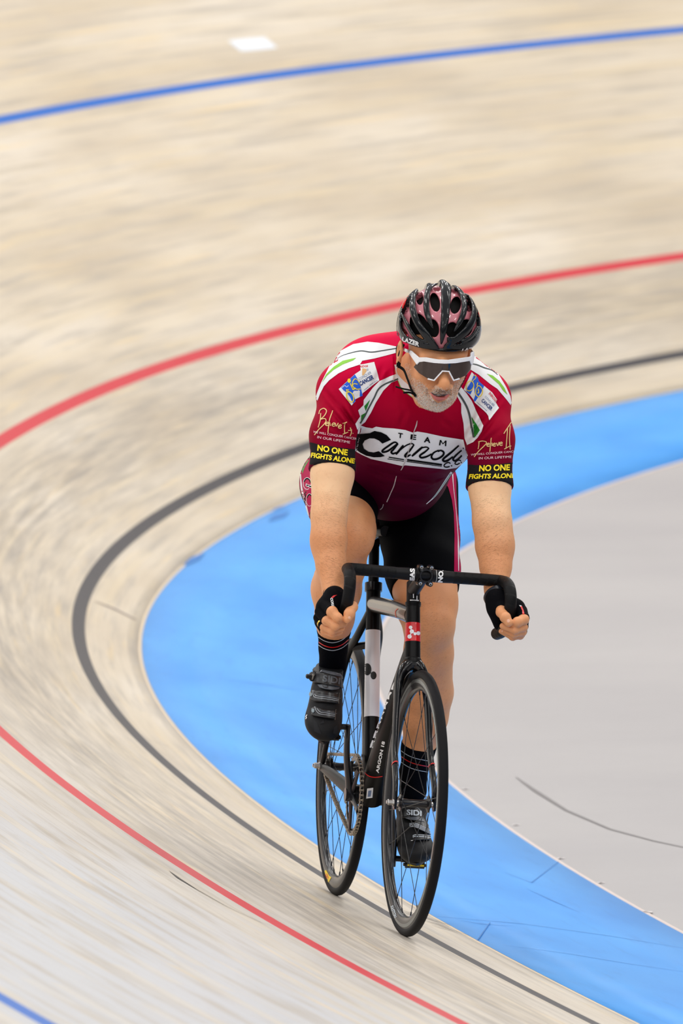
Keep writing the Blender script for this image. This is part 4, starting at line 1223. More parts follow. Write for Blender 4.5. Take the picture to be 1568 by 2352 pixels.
# left shoe
st2 = sl('instep_strap', poly2d(zH((440, 250), (560, 180), (800, 180), (980, 260), (1080, 480), (1200, 640), (1350, 950), (1340, 1080), (1100, 960), (860, 850), (860, 640), (600, 540), (480, 540))), M_dk_plastic, .0055, .005, shoeL, bL)
sl('strap_print', [text2d('SIDI', zH((620, 470))[0], (430/13.836, 40/13.836), (0, -180/13.836), fit=True, bold=.03)], M_lt_grey, .0065, 0, st2, bL, 2)
sl('strap_rib', [stroke2d(zH((700+0, 780+k*34), (860, 770+k*36), (1050, 850+k*38), (1340, 990+k*36)), 1.0) for k in range(-1, 3)], M_lt_grey, .0064, 0, st2, bL, 2)
sl('strap_ridge', [stroke2d(zH((560, 190), (780, 185), (960, 260), (1060, 400)), 1.6), poly2d(zH((560, 560), (860, 530), (1050, 560), (1160, 680), (900, 640), (700, 620)))], M_grey_rubber, .0064, 0, st2, bL, 2)
q_ = sl('ratchet_strap', poly2d(zH((790, 1170), (880, 1090), (1340, 1110), (1340, 1230), (900, 1250), (800, 1230))), M_dk_plastic, .005, .004, shoeL, bL)
sl('strap_rib', [stroke2d(zH((800, 1150), (880, 1100), (1340, 1110)), 1.2), stroke2d(zH((810, 1180), (900, 1150), (1340, 1180)), 1.6)], M_lt_grey, .0056, 0, q_, bL, 2)
sl('shoe_mark', stroke2d(zH((740, 1260), (800, 1250), (850, 1240)), 1.5), M_white, .001, 0, shoeL, bL, 2)

# sock stripes
bS = bvh_of(sockR)
for y_, m_ in ((1473, M_lt_grey), (1484, M_redline), (1491, M_lt_grey)):
    lay('sock_stripe', stroke2d([(728, y_-12), (745, y_-1), (765, y_+3), (785, y_-3), (800, y_-15)], 1.3 if m_ is M_lt_grey else 1.8), bS, m_, sockR, .0006, 3)
bS = bvh_of(sockL)
for y_, m_ in ((1734, M_lt_grey), (1747, M_redline), (1760, M_lt_grey)):
    lay('sock_stripe', stroke2d([(918, y_-12), (935, y_), (955, y_+8), (985, y_+14)], 1.3 if m_ is M_lt_grey else 1.8), bS, m_, sockL, .0006, 3)

# ---- helmet
M_shell = plain('gloss_black_shell', (.004, .005, .0065, 1), .13, spec=.4)
M_pink = plain('pink_helmet_liner', srgb(196, 112, 124), .3, coat=.5)
M_pad = plain('black_padding', (.004, .004, .004, 1), .9, spec=.2)
HC = J(1008, 752, HX-.018)
HQ = Quaternion(Hs, R(4)); hf = HQ @ Hf; hu = HQ @ Hu; HM2 = np.stack([_v(hf), _v(Hs), _v(hu)], 1)
def rimcut(P, drop=0.0):
    # rim: low at the back, slightly arched over the brow
    q = (P-_v(HC))@HM2; return -(q[..., 2]+.040+.012*np.clip(q[..., 0]/.1, -1, 1)**2*(q[..., 0] < 0)-(.014)*np.clip(q[..., 0]/.12, 0, 1)+drop)
ribs = [
 ([(860, 120), (870, 260), (865, 450), (855, 650), (830, 850), (800, 1035)], [130, 150, 132, 118, 95, 18]),
 ([(800, 150), (640, 240), (600, 400), (600, 560), (640, 700), (690, 815)], [40, 75, 88, 84, 76, 20]),
 ([(600, 190), (470, 260), (405, 400), (410, 560), (475, 740), (590, 900), (740, 1085)], [16, 60, 92, 96, 104, 120, 70]),
 ([(480, 215), (340, 340), (255, 520), (215, 700), (230, 860), (330, 1000)], [40, 50, 46, 60, 90, 120]),
 ([(245, 590), (330, 760), (440, 930), (560, 1010)], [30, 62, 60, 80]),
 ([(880, 140), (1040, 250), (1115, 420), (1115, 580), (1050, 740), (975, 860)], [50, 70, 82, 84, 78, 22]),
 ([(920, 140), (1150, 290), (1250, 460), (1255, 640), (1180, 800), (1050, 930), (840, 1085)], [40, 50, 76, 92, 112, 112, 66]),
 ([(1250, 430), (1320, 600), (1345, 760), (1310, 900), (1240, 1000)], [30, 50, 50, 70, 100]),
 ([(1320, 780), (1230, 920), (1080, 1010)], [50, 60, 70]),
 ([(215, 830), (300, 950), (450, 1030), (640, 1070), (800, 1100), (1000, 1085), (1180, 1040), (1300, 940), (1350, 800)], [60, 90, 120, 110, 90, 110, 120, 90, 50]),
 ([(560, 960), (700, 990)], [90, 60]), ([(880, 960), (1060, 960)], [60, 100]),
]
def stroke_poly(pts, w, zf):
    P = [Vector(p) for p in pts]; Qs = smooth_line(P, 6); WW = np.interp(np.linspace(0, 1, len(Qs)), np.linspace(0, 1, len(w)), w); L_, R_ = [], []
    for i, p in enumerate(Qs):
        t = (Qs[min(i+1, len(Qs)-1)]-Qs[max(i-1, 0)]).normalized(); n = Vector((-t.y, t.x))*(WW[i]/2); L_.append(tuple(p+n)); R_.append(tuple(p-n))
    return zf(*(L_+R_[::-1]))
# rib mask rastered once on a fine pixel grid
gx = np.arange(895, 1125, .5); gy = np.arange(625, 830, .5); GX, GY = np.meshgrid(gx, gy, indexing='ij')
mask = np.full(GX.shape, 1e3)
for pts, w in ribs: mask = np.minimum(mask, poly_dist(GX, GY, stroke_poly(pts, w, z1)))
notch = poly_dist(GX, GY, z1((742, 945), (800, 1040), (870, 950), (828, 1085), (770, 1085)))
mask = np.maximum(mask, -notch)
def sample(A, X, Y):
    i = np.clip((X-895)/.5, 0, A.shape[0]-1.001); j = np.clip((Y-625)/.5, 0, A.shape[1]-1.001); i0 = i.astype(int); j0 = j.astype(int); a = i-i0; b = j-j0
    return A[i0, j0]*(1-a)*(1-b)+A[i0+1, j0]*a*(1-b)+A[i0, j0+1]*(1-a)*b+A[i0+1, j0+1]*a*b
Rh = (.138, .1065, .113)
def smax(a, b, k): return -Field.smin(-a, -b, k)
f = Field(_v(HC)-.165, _v(HC)+.165, .0019); P = f.full(); q = (P-_v(HC))@HM2
d = ell(HC, Rh, HM2)[0](P); d -= .006*np.exp(-(q[..., 1]/.010)**2)*np.clip(q[..., 2]/.11, 0, 1)   # central ridge
X_, Y_ = pixn(P)
msk = sample(mask, X_, Y_)/905
# the far side of the helmet (tail) gets long slots of its own
back = q[..., 0] < -.02
slots = np.full(d.shape, -1.0)
for y0 in (-.055, -.02, .02, .055): slots = np.maximum(slots, .009-np.abs(q[..., 1]-y0*(1+q[..., 0]*2)))
mb_ = np.where((q[..., 2] > .0) & (q[..., 0] > -.11), slots, -1.0)
msk = np.where(back, mb_, msk)
inner = -ell(HC, tuple(r-.019 for r in Rh), HM2)[0](P)
dd = smax(smax(d, msk, .007), inner, .002); dd = smax(dd, rimcut(P), .005)
f.d = dd.astype(np.float32)
helmet = fmesh('helmet', f, M_shell, person, 1)
helmet['label'] = 'glossy black vented bicycle helmet with pink liner'
# liner with vent holes
holes = [((505, 400), 48, 84, 0), ((715, 450), 66, 130, -12), ((1000, 490), 72, 118, 12), ((1195, 500), 45, 80, 5), ((315, 500), 44, 110, 12), ((525, 810), 110, 210, -20), ((430, 760), 60, 130, -10), ((690, 810), 80, 125, -10), ((950, 830), 85, 105, 12), ((1130, 810), 100, 125, 25), ((740, 245), 55, 55, -30), ((985, 270), 50, 50, 20), ((300, 880), 30, 60, -30), ((1290, 900), 40, 80, 20)]
f = Field(_v(HC)-.15, _v(HC)+.15, .0019); P = f.full(); q = (P-_v(HC))@HM2
d = ell(HC, tuple(r-.011 for r in Rh), HM2)[0](P); X_, Y_ = pixn(P)
for (c0, rx, ry, an) in holes:
    cx_, cy_ = z1(c0)[0]; a = R(an); u = (X_-cx_)*math.cos(a)+(Y_-cy_)*math.sin(a); v = -(X_-cx_)*math.sin(a)+(Y_-cy_)*math.cos(a); rx /= 6.031; ry /= 6.031
    h_ = (np.sqrt((u/rx)**2+(v/ry)**2)-1)*min(rx, ry)/905; h_ = np.where(q[..., 0] > -.02, h_, 1.0); d = smax(d, -h_, .003)
inner = -ell(HC, tuple(r-.024 for r in Rh), HM2)[0](P)
d = np.maximum(smax(d, inner, .002), rimcut(P, -.004)); f.d = d.astype(np.float32)
fmesh('helmet_liner', f, M_pink, helmet, 1)['label'] = 'pink helmet liner showing between the ribs'
f = Field(_v(HC)-.14, _v(HC)+.14, .003); P = f.full()
f.d = np.maximum(ell(HC, tuple(r-.0245 for r in Rh), HM2)[0](P), rimcut(P, -.012)).astype(np.float32)
fmesh('helmet_padding', f, M_pad, helmet, 1)
bH = bvh_of(helmet)
for q_ in (text2d('LAZER', z1((262, 985))[0], (235/6.03, 78/6.03), (8/6.03, -60/6.03), fit=True, bold=.04), text2d('LAZ', z1((1075, 1140))[0], (150/6.03, -25/6.03), (20/6.03, -50/6.03), fit=True, bold=.04)):
    lay('helmet_print', [q_], bH, M_white, helmet, .0012, 2, maxjump=.01)
for q_ in (stroke2d(z1((352, 355), (310, 400), (285, 470), (268, 530)), [1, 5, 5, 2]), stroke2d(z1((1310, 575), (1335, 640), (1345, 690)), [1, 4, 2])):
    lay('helmet_accent', [q_], bH, M_redline, helmet, .0012, 2, maxjump=.01)
M_gp = plain('grey_print', srgb(120, 128, 130), .5)
for q_ in (text2d('GENESIS', z1((300, 775))[0], (-60/6.03, -160/6.03), (-35/6.03, 15/6.03), fit=True), text2d('GENESIS', z1((1300, 930))[0], (45/6.03, -140/6.03), (-28/6.03, -10/6.03), fit=True)):
    lay('helmet_side_print', [q_], bH, M_gp, helmet, .0012, 2, maxjump=.01)
# straps
bHead = bvh_of(person)
sm = MB()
def strap3(pts, w=.0075):
    return smooth_line([J(*p[:2], p[2]) for p in pts], 5)
sm.sweep(strap3([(928, 792, HX+.005), (916, 812, HX-.012), (914, 838, HX-.005), (927, 850, HX+.01), (936, 872, HX+.025), (947, 900, HX+.04), (964, 922, HX+.052), (985, 940, HX+.06)]), (.0014, .0045), 8)
sm.sweep(strap3([(918, 790, HX-.03), (911, 800, HX-.03), (914, 838, HX-.008)]), (.0014, .005), 8)
sm.box(tuple(J(915, 838, HX-.003)), (.010, .010, .016), None, .003)
sm.sweep(strap3([(958, 911, HX+.045), (945, 898, HX+.058), (925, 893, HX+.062), (908, 888, HX+.062)]), (.0012, .0032), 8)
sm.sweep(strap3([(958, 911, HX+.045), (942, 902, HX+.058), (926, 902, HX+.06)]), (.0012, .0030), 8)
sm.sweep(strap3([(1083, 806, HX+.0), (1081, 830, HX+.0), (1068, 868, HX+.02), (1050, 900, HX+.04), (1020, 936, HX+.06)]), (.0012, .0040), 8)
sm.build('chin_strap', M_pad, helmet)

# ---- sunglasses: one wrap-round lens in a white frame
def ghost(c, r, M):
    bm = bmesh.new(); bmesh.ops.create_icosphere(bm, subdivisions=5, radius=1)
    vs = [Vector(tuple(_v(c)+np.array(M)@(np.array(tuple(v.co))*r))) for v in bm.verts]; bm.verts.index_update(); fs = [tuple(v.index for v in f.verts) for f in bm.faces]; bm.free()
    return [BVHTree.FromPolygons(vs, fs)]
gG = ghost(Q(1009, 850, HX+.002), (.125, .084, .22), HM)
M_lens = plain('mirror_lens', (.085, .065, .06, 1), .06, metal=1.)
M_gframe = plain('white_frame', srgb(244, 244, 246), .3, coat=.3)
glasses = lay('sunglasses', [poly2d(z1((340, 1118), (395, 1118), (495, 1212), (600, 1212), (760, 1240), (900, 1245), (1060, 1222), (1190, 1205), (1212, 1195), (1215, 1150), (1250, 1130), (1250, 1200), (1235, 1290), (1215, 1320), (1192, 1258), (1000, 1290), (850, 1298), (700, 1288), (570, 1268), (500, 1278), (470, 1312), (410, 1225)))], gG, M_gframe, person, .004, 1.8)
thicken(glasses, .004); glasses['label'] = 'white framed wrap-round sunglasses with dark mirrored lens'
thicken(lay('lens', [poly2d(z1((480, 1275), (570, 1258), (700, 1278), (850, 1290), (1000, 1280), (1200, 1245), (1212, 1330), (1205, 1380), (1140, 1460), (1040, 1505), (972, 1530), (908, 1405), (820, 1400), (708, 1532), (620, 1505), (500, 1430), (425, 1345)))], gG, M_lens, glasses, .002, 1.5), .0018)
thicken(lay('nose_frame', [stroke2d(z1((620, 1508), (705, 1530), (820, 1400), (908, 1405), (972, 1530), (1050, 1505)), 3.2, smooth=False)], gG, M_gframe, glasses, .004, 3), .003)
def on_ghost(px, py):
    h = gG[0].ray_cast(CAML, ray_l(px, py)); return h[0]
for q_ in ([on_ghost(*z1((385, 1150))[0]), on_ghost(*z1((360, 1132))[0])+Vector((-.006, 0, .001)), J(934, 806, HX+.03), J(928, 803, HX-.01)], [on_ghost(*z1((1228, 1190))[0]), on_ghost(*z1((1225, 1165))[0])+Vector((-.006, 0, .001)), J(1086, 812, HX+.01), J(1082, 806, HX-.03)]):
    tm = MB(); tm.sweep(smooth_line(q_, 5), (.0022, .0045), 10, up=(0, 1, 0)); tm.build('temple_arm', M_gframe, glasses)

# ---- short white beard: individual hairs
def beard():
    reg = z1((300, 1310), (330, 1290), (355, 1330), (400, 1480), (520, 1560), (620, 1650), (730, 1600), (800, 1650), (880, 1680), (950, 1640), (1000, 1560), (1060, 1500), (1145, 1450), (1165, 1480), (1080, 1650), (1010, 1780), (900, 1900), (740, 1975), (600, 1940), (480, 1810), (390, 1680), (320, 1490))
    lips = z1((640, 1690), (760, 1740), (900, 1715), (920, 1740), (860, 1800), (760, 1840), (690, 1790))
    xs_ = [p[0] for p in reg]; ys_ = [p[1] for p in reg]; rr = np.random.default_rng(3); n = 42000
    X = rr.uniform(min(xs_), max(xs_), n); Y = rr.uniform(min(ys_), max(ys_)+2, n)
    din = poly_dist(X, Y, reg); dl = poly_dist(X, Y, lips); V = []; F = []; b = bHead[0]; mi = []
    for i in range(n):
        if din[i] > rr.exponential(1.5)-0 or dl[i] < 0: continue
        # thin on the cheeks, dense on the chin and lip
        dens = .30+.70*min(1, max(0, (Y[i]-872)/40))
        if rr.random() > dens: continue
        h = b.ray_cast(CAML, ray_l(X[i], Y[i]))
        if h[0] is None: continue
        nn = h[1] if h[1].dot(CAML-h[0]) > 0 else -h[1]
        d_ = (nn*.55+Vector((0, 0, -1))*.8+Vector(rr.normal(0, .35, 3))).normalized(); L_ = rr.uniform(.0015, .0036); w_ = .00028
        s_ = d_.cross(nn); s_ = s_.normalized()*w_ if s_.length > 1e-4 else Vector((0, w_, 0)); o = len(V)
        V += [h[0]-s_-nn*.0003, h[0]+s_-nn*.0003, h[0]+d_*L_*.6+nn*.0006+s_*.7, h[0]+d_*L_*.6+nn*.0006-s_*.7, h[0]+d_*L_]; F += [(o, o+1, o+2, o+3), (o+3, o+2, o+4)]
        g = rr.random() < (.45 if 1640 < (Y[i]-620)*6.031 < 1740 and abs(X[i]-1007) < 30 else .12); mi += [int(g)]*2
    return meshobj('beard', V, F, parent=person, smooth=False, mats=[plain('white_hair', srgb(250, 244, 234), .6, Subsurface_Weight=.3), plain('grey_hair', srgb(120, 100, 84), .6)], fm=mi)
bo = beard(); bo['label'] = 'short white stubble beard'
M_lip = plain('lips', srgb(192, 104, 96), .45)
lay('lips', [poly2d(z1((640, 1695), (700, 1712), (760, 1735), (850, 1722), (920, 1722), (880, 1775), (830, 1805), (760, 1822), (700, 1785)), )], bHead, M_lip, person, .0006, 2)
lay('mouth', [poly2d(z1((655, 1700), (760, 1728), (900, 1718), (850, 1745), (780, 1752), (700, 1735)))], bHead, plain('mouth_dark', (.03, .008, .008, 1), .6), person, .0009, 2)
# finger and thumb nails, gold ring
M_nail = plain('nail', srgb(236, 180, 150), .3)
for c0, rx in (((802, 1418.5), 3.0), ((1167, 1426), 3.5), ((1153, 1449.5), 1.8)):
    lay('nail', disc2d(c0, rx, 16, sy=1.15), bHead, M_nail, person, .0005, 2)
rg = MB(); f3 = hand(True)[1][2]; a_, b_2 = f3[0][0], f3[0][1]; p_ = a_.lerp(b_2, .62); dr = (b_2-a_).normalized()
rg.lathe([(.0108, -.0028), (.0122, -.0028), (.0126, 0), (.0122, .0028), (.0108, .0028)], p_, dr, 32, closed=True)
rg.build('ring', plain('gold', (.95, .62, .12, 1), .2, metal=1.), person)
# wrist bands
wb = MB(); wa, wb_ = armL[0][6], armL[0][7]; ax = (wb_-wa).normalized(); tilt = (ax+Vector((0, .30, 0))).normalized()
wb.lathe([(.0315, -.008), (.0335, -.0075), (.0340, 0), (.0335, .0075), (.0315, .008)], wa.lerp(wb_, .62), tilt, 48, closed=True)
wb.box(tuple(wa.lerp(wb_, .55)+Vector((.026, .020, .010))), (.008, .010, .022), None, .002)
wb.build('wrist_band', plain('dark_rubber_band', (.010, .014, .022, 1), .35, spec=.5), person)
wb = MB(); wa, wb_ = armR[0][6], armR[0][7]; ax = (wb_-wa).normalized()
wb.lathe([(.0275, -.0018), (.0292, -.0016), (.0292, .0016), (.0275, .0018)], wa.lerp(wb_, .25), (ax+Vector((.35, .1, 0))).normalized(), 48, closed=True)
wb.build('wrist_band', M_pad, person)

# fine dark hair on the forearms and legs
def limb_hair(name, reg, n, seed, maxlen=.009):
    xs_ = [p[0] for p in reg]; ys_ = [p[1] for p in reg]; rr = np.random.default_rng(seed)
    X = rr.uniform(min(xs_), max(xs_), n); Y = rr.uniform(min(ys_), max(ys_), n); din = poly_dist(X, Y, reg); V = []; F = []; b = bHead[0]
    for i in range(n):
        if din[i] > 0 or rr.random() > -din[i]/22: continue
        h = b.ray_cast(CAML, ray_l(X[i], Y[i]))
        if h[0] is None: continue
        nn = h[1] if h[1].dot(CAML-h[0]) > 0 else -h[1]; t = Vector((rr.normal(0, .25), 1 if X[i] < 950 else -1, rr.normal(-.35, .25))); t = (t-nn*t.dot(nn)).normalized()
        L_ = rr.uniform(.4, 1)*maxlen; d_ = (t+nn*rr.uniform(.12, .35)).normalized(); s_ = d_.cross(nn); s_ = s_.normalized()*.0001 if s_.length > 1e-4 else Vector((0, 0, .0001)); o = len(V)
        V += [h[0]-s_, h[0]+s_, h[0]+d_*L_]; F += [(o, o+1, o+2)]
    return meshobj(name, V, F, M_hair, person, smooth=False)
M_hair = plain('brown_body_hair', srgb(120, 74, 36), .5)
limb_hair('forearm_hair', [(700, 1110), (805, 1130), (800, 1300), (800, 1375), (725, 1375), (705, 1280)], 2600, 5)
limb_hair('forearm_hair', [(1070, 1130), (1185, 1130), (1195, 1270), (1180, 1370), (1095, 1370), (1080, 1270)], 2900, 6)
limb_hair('leg_hair', [(895, 1362), (1068, 1362), (1060, 1640), (1035, 1725), (910, 1725)], 4200, 7)
limb_hair('leg_hair', [(780, 1150), (860, 1180), (872, 1250), (850, 1370), (810, 1450), (705, 1450), (700, 1340), (705, 1260), (780, 1260)], 2600, 8)
# ------------------------------------------------------------------ printed artwork on the kit and the bicycle
M_jwhite = plain('white_fabric', srgb(238, 240, 242), .65, spec=.15, bumpy=.25, bscale=1500)
M_jgrey = plain('grey_braid', srgb(72, 80, 80), .8, bumpy=.8, bscale=900)
M_lime = plain('lime_print', srgb(128, 196, 44), .65)
M_green = plain('green_print', srgb(14, 128, 24), .65)
M_ink = plain('black_ink', srgb(6, 7, 10), .8, spec=.08)
M_gold = plain('gold_ink', srgb(226, 190, 128), .55)
M_blueink = plain('blue_ink', srgb(0, 92, 220), .6)
M_navy = plain('navy_ink', srgb(10, 50, 120), .6)
M_yel = plain('yellow_ink', srgb(250, 224, 10), .6)
M_redink = plain('red_ink', srgb(206, 24, 44), .6)
M_darkband = plain('dark_cuff', srgb(32, 30, 32), .75, spec=.08)
M_pale = plain('pale_ink', srgb(238, 210, 214), .6)
M_bluegrey = plain('blue_grey_ink', srgb(110, 130, 165), .6)
bJ = bvh_of(jersey)
O1, O2, O3, O4 = .0007, .0011, .0015, .0019
def pr(nm, parts, m, off=O1, par=None, b=None, mx=4, mj=.03): return lay(nm, parts, b or bJ, m, par or jersey, off, mx, maxjump=mj)
P = poly2d
# shoulder yokes
pr('shoulder_panel', P(z2((600, 262), (760, 178), (950, 145), (1100, 160), (1345, 212), (1345, 290), (1200, 330), (1040, 370), (880, 400), (850, 450), (700, 500), (560, 570), (440, 660), (370, 740), (320, 840), (285, 930), (255, 900), (290, 800), (335, 690), (400, 560), (470, 420), (530, 330))), M_jwhite)
pr('shoulder_panel', P(z3((835, 20), (960, 90), (1080, 200), (1190, 350), (1290, 520), (1345, 640), (1372, 790), (1290, 680), (1170, 540), (1080, 480), (920, 350), (805, 280), (800, 130))), M_jwhite)
pr('lime_swoosh', P(z2((345, 690), (400, 580), (500, 480), (620, 400), (800, 360), (760, 395), (620, 450), (500, 520), (410, 600), (360, 670))), M_lime, O2)
pr('lime_swoosh', P(z3((1030, 340), (1110, 365), (1200, 440), (1265, 530), (1305, 620), (1250, 570), (1190, 480), (1120, 420))), M_lime, O2)
pr('shoulder_seam', stroke2d(z2((550, 372), (640, 322), (850, 270), (1000, 285), (1150, 265), (1345, 232)), [.8, 1.4, 2.4, 2.6, 2.4, 2.4]), M_jgrey, O2)
pr('shoulder_seam', stroke2d(z3((822, 208), (900, 222), (1000, 262), (1100, 295), (1175, 355)), [1.8, 2.8, 3, 2.2, 1]), M_jgrey, O2)
# chest piping
pr('chest_piping', P(z2((1360, 565), (1240, 610), (1110, 670), (1020, 760), (900, 920), (895, 990), (825, 1060), (840, 1110), (852, 1140), (788, 1240), (815, 1320), (860, 1262), (920, 1215), (1000, 1085), (1060, 960), (1160, 800), (1270, 690), (1360, 655))), M_jwhite)
pr('chest_piping', P(z3((685, 515), (760, 600), (830, 700), (870, 790), (920, 900), (985, 1030), (960, 1110), (910, 1190), (850, 1250), (770, 1290), (735, 1200), (720, 1000), (690, 860), (690, 740), (630, 630))), M_jwhite)
pr('piping_braid', stroke2d(z2((1360, 640), (1180, 712), (1095, 780), (1040, 890), (960, 1040), (910, 1140), (850, 1235)), 3.6), M_jgrey, O2)
pr('piping_braid', stroke2d(z3((645, 590), (720, 700), (780, 820), (812, 950), (835, 1080), (860, 1190)), 4.6), M_jgrey, O2)
pr('green_flash', P(z2((985, 915), (905, 1005), (925, 1070), (955, 1000))), M_green, O2)
pr('green_flash', P(z2((865, 1125), (925, 1090), (895, 1170), (862, 1225))), M_green, O2)
pr('green_flash', P(z3((825, 905), (940, 1090), (890, 1165), (868, 1195), (850, 1030))), M_green, O2)
# chest banner
ban = P(zE((62, 205), (70, 150), (105, 100), (180, 125), (260, 138), (310, 115), (400, 130), (550, 140), (700, 160), (800, 195), (860, 180), (980, 200), (1200, 248), (1475, 290), (1500, 400), (1535, 500), (1480, 600), (1380, 665), (1240, 685), (1000, 660), (700, 630), (660, 640), (480, 598), (240, 545), (120, 490), (30, 440), (40, 300)))
banner = pr('chest_banner', ban, M_jwhite, O1, mx=4)
# TEAM / script / C.C.
def up(zf, a, w, h, s=1): return None
for ch, (x, y, w, h, tl) in {'T': (600, 262, 62, 66, 9), 'E': (766, 283, 76, 66, 9), 'A': (945, 322, 88, 74, 12)}.items():
    pr('letter', [text2d(ch, zE((x, y))[0], (w/5.807, tl/5.807), (.10*h/5.807, -h/5.807), fit=True, bold=.03)], M_ink, O3, banner, mx=2)
pr('letter', [stroke2d(zE((1156, 364), (1168, 294)), 3.0, smooth=False), stroke2d(zE((1234, 374), (1240, 302)), 3.0, smooth=False), stroke2d(zE((1168, 294), (1198, 345), (1240, 302)), 2.6, smooth=False)], M_ink, O3, banner, mx=2)
C_ = P(zE((60, 212), (130, 212), (230, 200), (290, 172), (380, 190), (450, 225), (510, 290), (395, 340), (350, 300), (290, 272), (225, 270), (160, 300), (132, 350), (150, 410), (210, 450), (280, 460), (345, 442), (428, 505), (370, 520), (280, 522), (180, 500), (100, 460), (36, 410), (40, 300)))
scr = [C_]
sw = 33/5.807
def S(pts, w=sw): scr.append(stroke2d(zE(*pts), [w*.7]+[w]*3+[w*.7]))
zK = Zm(870, 1000, 4.371)
def S(pts, w=4.4): scr.append(stroke2d(zK(*pts), [w*.7]+[w]*3+[w*.7]))
S([(190, 82), (155, 68), (95, 105), (38, 148), (42, 166), (90, 155), (145, 115), (188, 80)]); S([(192, 82), (150, 135), (124, 165), (142, 182), (175, 170)])
S([(245, 98), (208, 145), (170, 190)], 5); S([(205, 155), (265, 105), (320, 82), (352, 92)], 3.0); S([(352, 92), (310, 150), (264, 196), (274, 213), (318, 192)], 4.6)
S([(438, 114), (385, 160), (330, 208)], 5); S([(370, 168), (420, 130), (470, 116), (502, 128)], 3.0); S([(502, 128), (460, 165), (412, 200), (424, 222), (475, 213), (528, 185)], 4.4)
S([(600, 148), (550, 172), (526, 212), (546, 238), (592, 232), (640, 200), (648, 168), (618, 150), (590, 162)])
S([(800, 100), (725, 168), (645, 235), (654, 258), (692, 248), (740, 212)], 4.8); S([(828, 148), (775, 195), (742, 235), (760, 254), (795, 236), (830, 200)], 4.4); S([(850, 124), (842, 132)], 4.4)
pr('script_lettering', scr, M_ink, O3, banner, mx=3)
pr('underline', [P(zE((480, 514), (680, 548), (690, 562), (478, 528)))], M_ink, O3, banner)
pr('underline', [P(zE((725, 545), (1190, 612), (1185, 634), (722, 566)))], M_ink, O3, banner)
pr('underline', [P(zE((465, 540), (680, 572), (680, 580), (463, 548)))], M_ink, O3, banner)
pr('underline', [P(zE((720, 572), (1185, 640), (1182, 648), (716, 582)))], M_ink, O3, banner)
pr('letter', [stroke2d(zE((1300, 605), (1270, 592), (1228, 612), (1215, 640), (1245, 655), (1290, 645)), 2.6)], M_ink, O3, banner, mx=2)
pr('letter', [stroke2d(zE((1440, 572), (1410, 560), (1370, 585), (1362, 610), (1390, 618), (1425, 600)), 2.4)], M_ink, O3, banner, mx=2)
pr('full_stop', disc2d(zE((1315, 636))[0], 1.6, 10), M_ink, O3, banner, mx=2); pr('full_stop', disc2d(zE((1443, 592))[0], 1.6, 10), M_ink, O3, banner, mx=2)
# zip
M_zip = plain('zip_tape', srgb(196, 186, 186), .5)
pr('zip', stroke2d(zE((858, 35), (845, 100), (812, 190), (800, 260), (770, 350), (735, 470), (705, 560), (660, 660), (640, 695)), [1.0, 3.0, 1.8, 1.4, 1.4, 1.4, 1.6, 2.4, 1.0]), M_zip, O4)
pr('zip', stroke2d(z7((902, 365), (880, 450), (850, 520), (815, 600)), [1.6, 2.2, 2.0, 2.2]), M_zip, O2)
pr('zip', stroke2d(z7((786, 618), (775, 650), (755, 668)), 1.8), M_zip, O2)
pr('zip', stroke2d(z7((730, 670), (715, 702)), 1.8), M_zip, O2)
pr('zip_pull', P([(963, 919), (969, 921), (967, 932), (962, 930)]), M_redline, O3)
# lower side piping by the left hip
pr('hip_piping', stroke2d(z7((1398, 330), (1350, 400), (1290, 490), (1235, 560), (1170, 618)), [5, 5, 4, 3, 1.5]), M_jwhite, O1)
pr('hip_piping_line', stroke2d(z7((1390, 345), (1345, 410), (1285, 498), (1230, 566)), [2, 2, 1.4, 1]), plain('sage_print', srgb(120, 168, 140), .65), O2)
# sponsor cards on the shoulders
cardR = pr('sponsor_card', P(zD((100, 965), (580, 520), (760, 400), (735, 230), (860, 215), (1165, 150), (1320, 700), (1100, 860), (815, 1085), (800, 1165), (585, 1275), (600, 1330), (480, 1460))), M_jwhite, O2)
pr('card_blue', P(zD((175, 910), (580, 525), (650, 640), (740, 800), (760, 930), (815, 1165), (725, 1195), (735, 1010), (560, 1010), (520, 1060), (600, 1320), (535, 1395), (440, 1200), (330, 1060), (240, 1000))), M_blueink, O3, cardR)
pr('card_bicycle', [stroke2d(zD((330, 1110), (335, 1200), (380, 1300), (460, 1350), (530, 1330), (545, 1220), (500, 1110), (420, 1045), (350, 1060), (330, 1110)), 2.0),
                    stroke2d(zD((600, 650), (540, 700), (505, 790), (520, 880), (560, 930), (640, 970), (750, 960)), 2.0), stroke2d(zD((610, 655), (690, 730), (740, 850)), 1.4),
                    stroke2d(zD((330, 970), (345, 1100), (420, 1045), (330, 970), (410, 980)), 1.8, smooth=False), stroke2d(zD((440, 790), (520, 985), (480, 860), (560, 800), (660, 820)), 1.9, smooth=False), stroke2d(zD((520, 985), (600, 930)), 3), P(disc2d(zD((410, 715))[0], 3.8, 14, sy=1.3)[0])], M_yel, O4, cardR, mx=3)
pr('card_figure', [stroke2d(zD((200, 920), (280, 860), (340, 900), (390, 860)), 1.2), stroke2d(zD((520, 1110), (590, 1060), (630, 1130), (700, 1000)), 2.6), stroke2d(zD((350, 1110), (400, 1200), (440, 1220)), 1)], M_jwhite, O4, cardR, mx=3)
pr('card_title', [text2d('RIDGE', zD((740, 320))[0], (235/13.07, -15/13.07), (6/13.07, -62/13.07), fit=True, bold=.02)], M_redink, O3, cardR, mx=2)
pr('card_wording', [text2d('CANCER', zD((740, 880))[0], (415/13.07, -225/13.07), (-40/13.07, -130/13.07), fit=True, bold=.04)], M_navy, O4, cardR, mx=2)
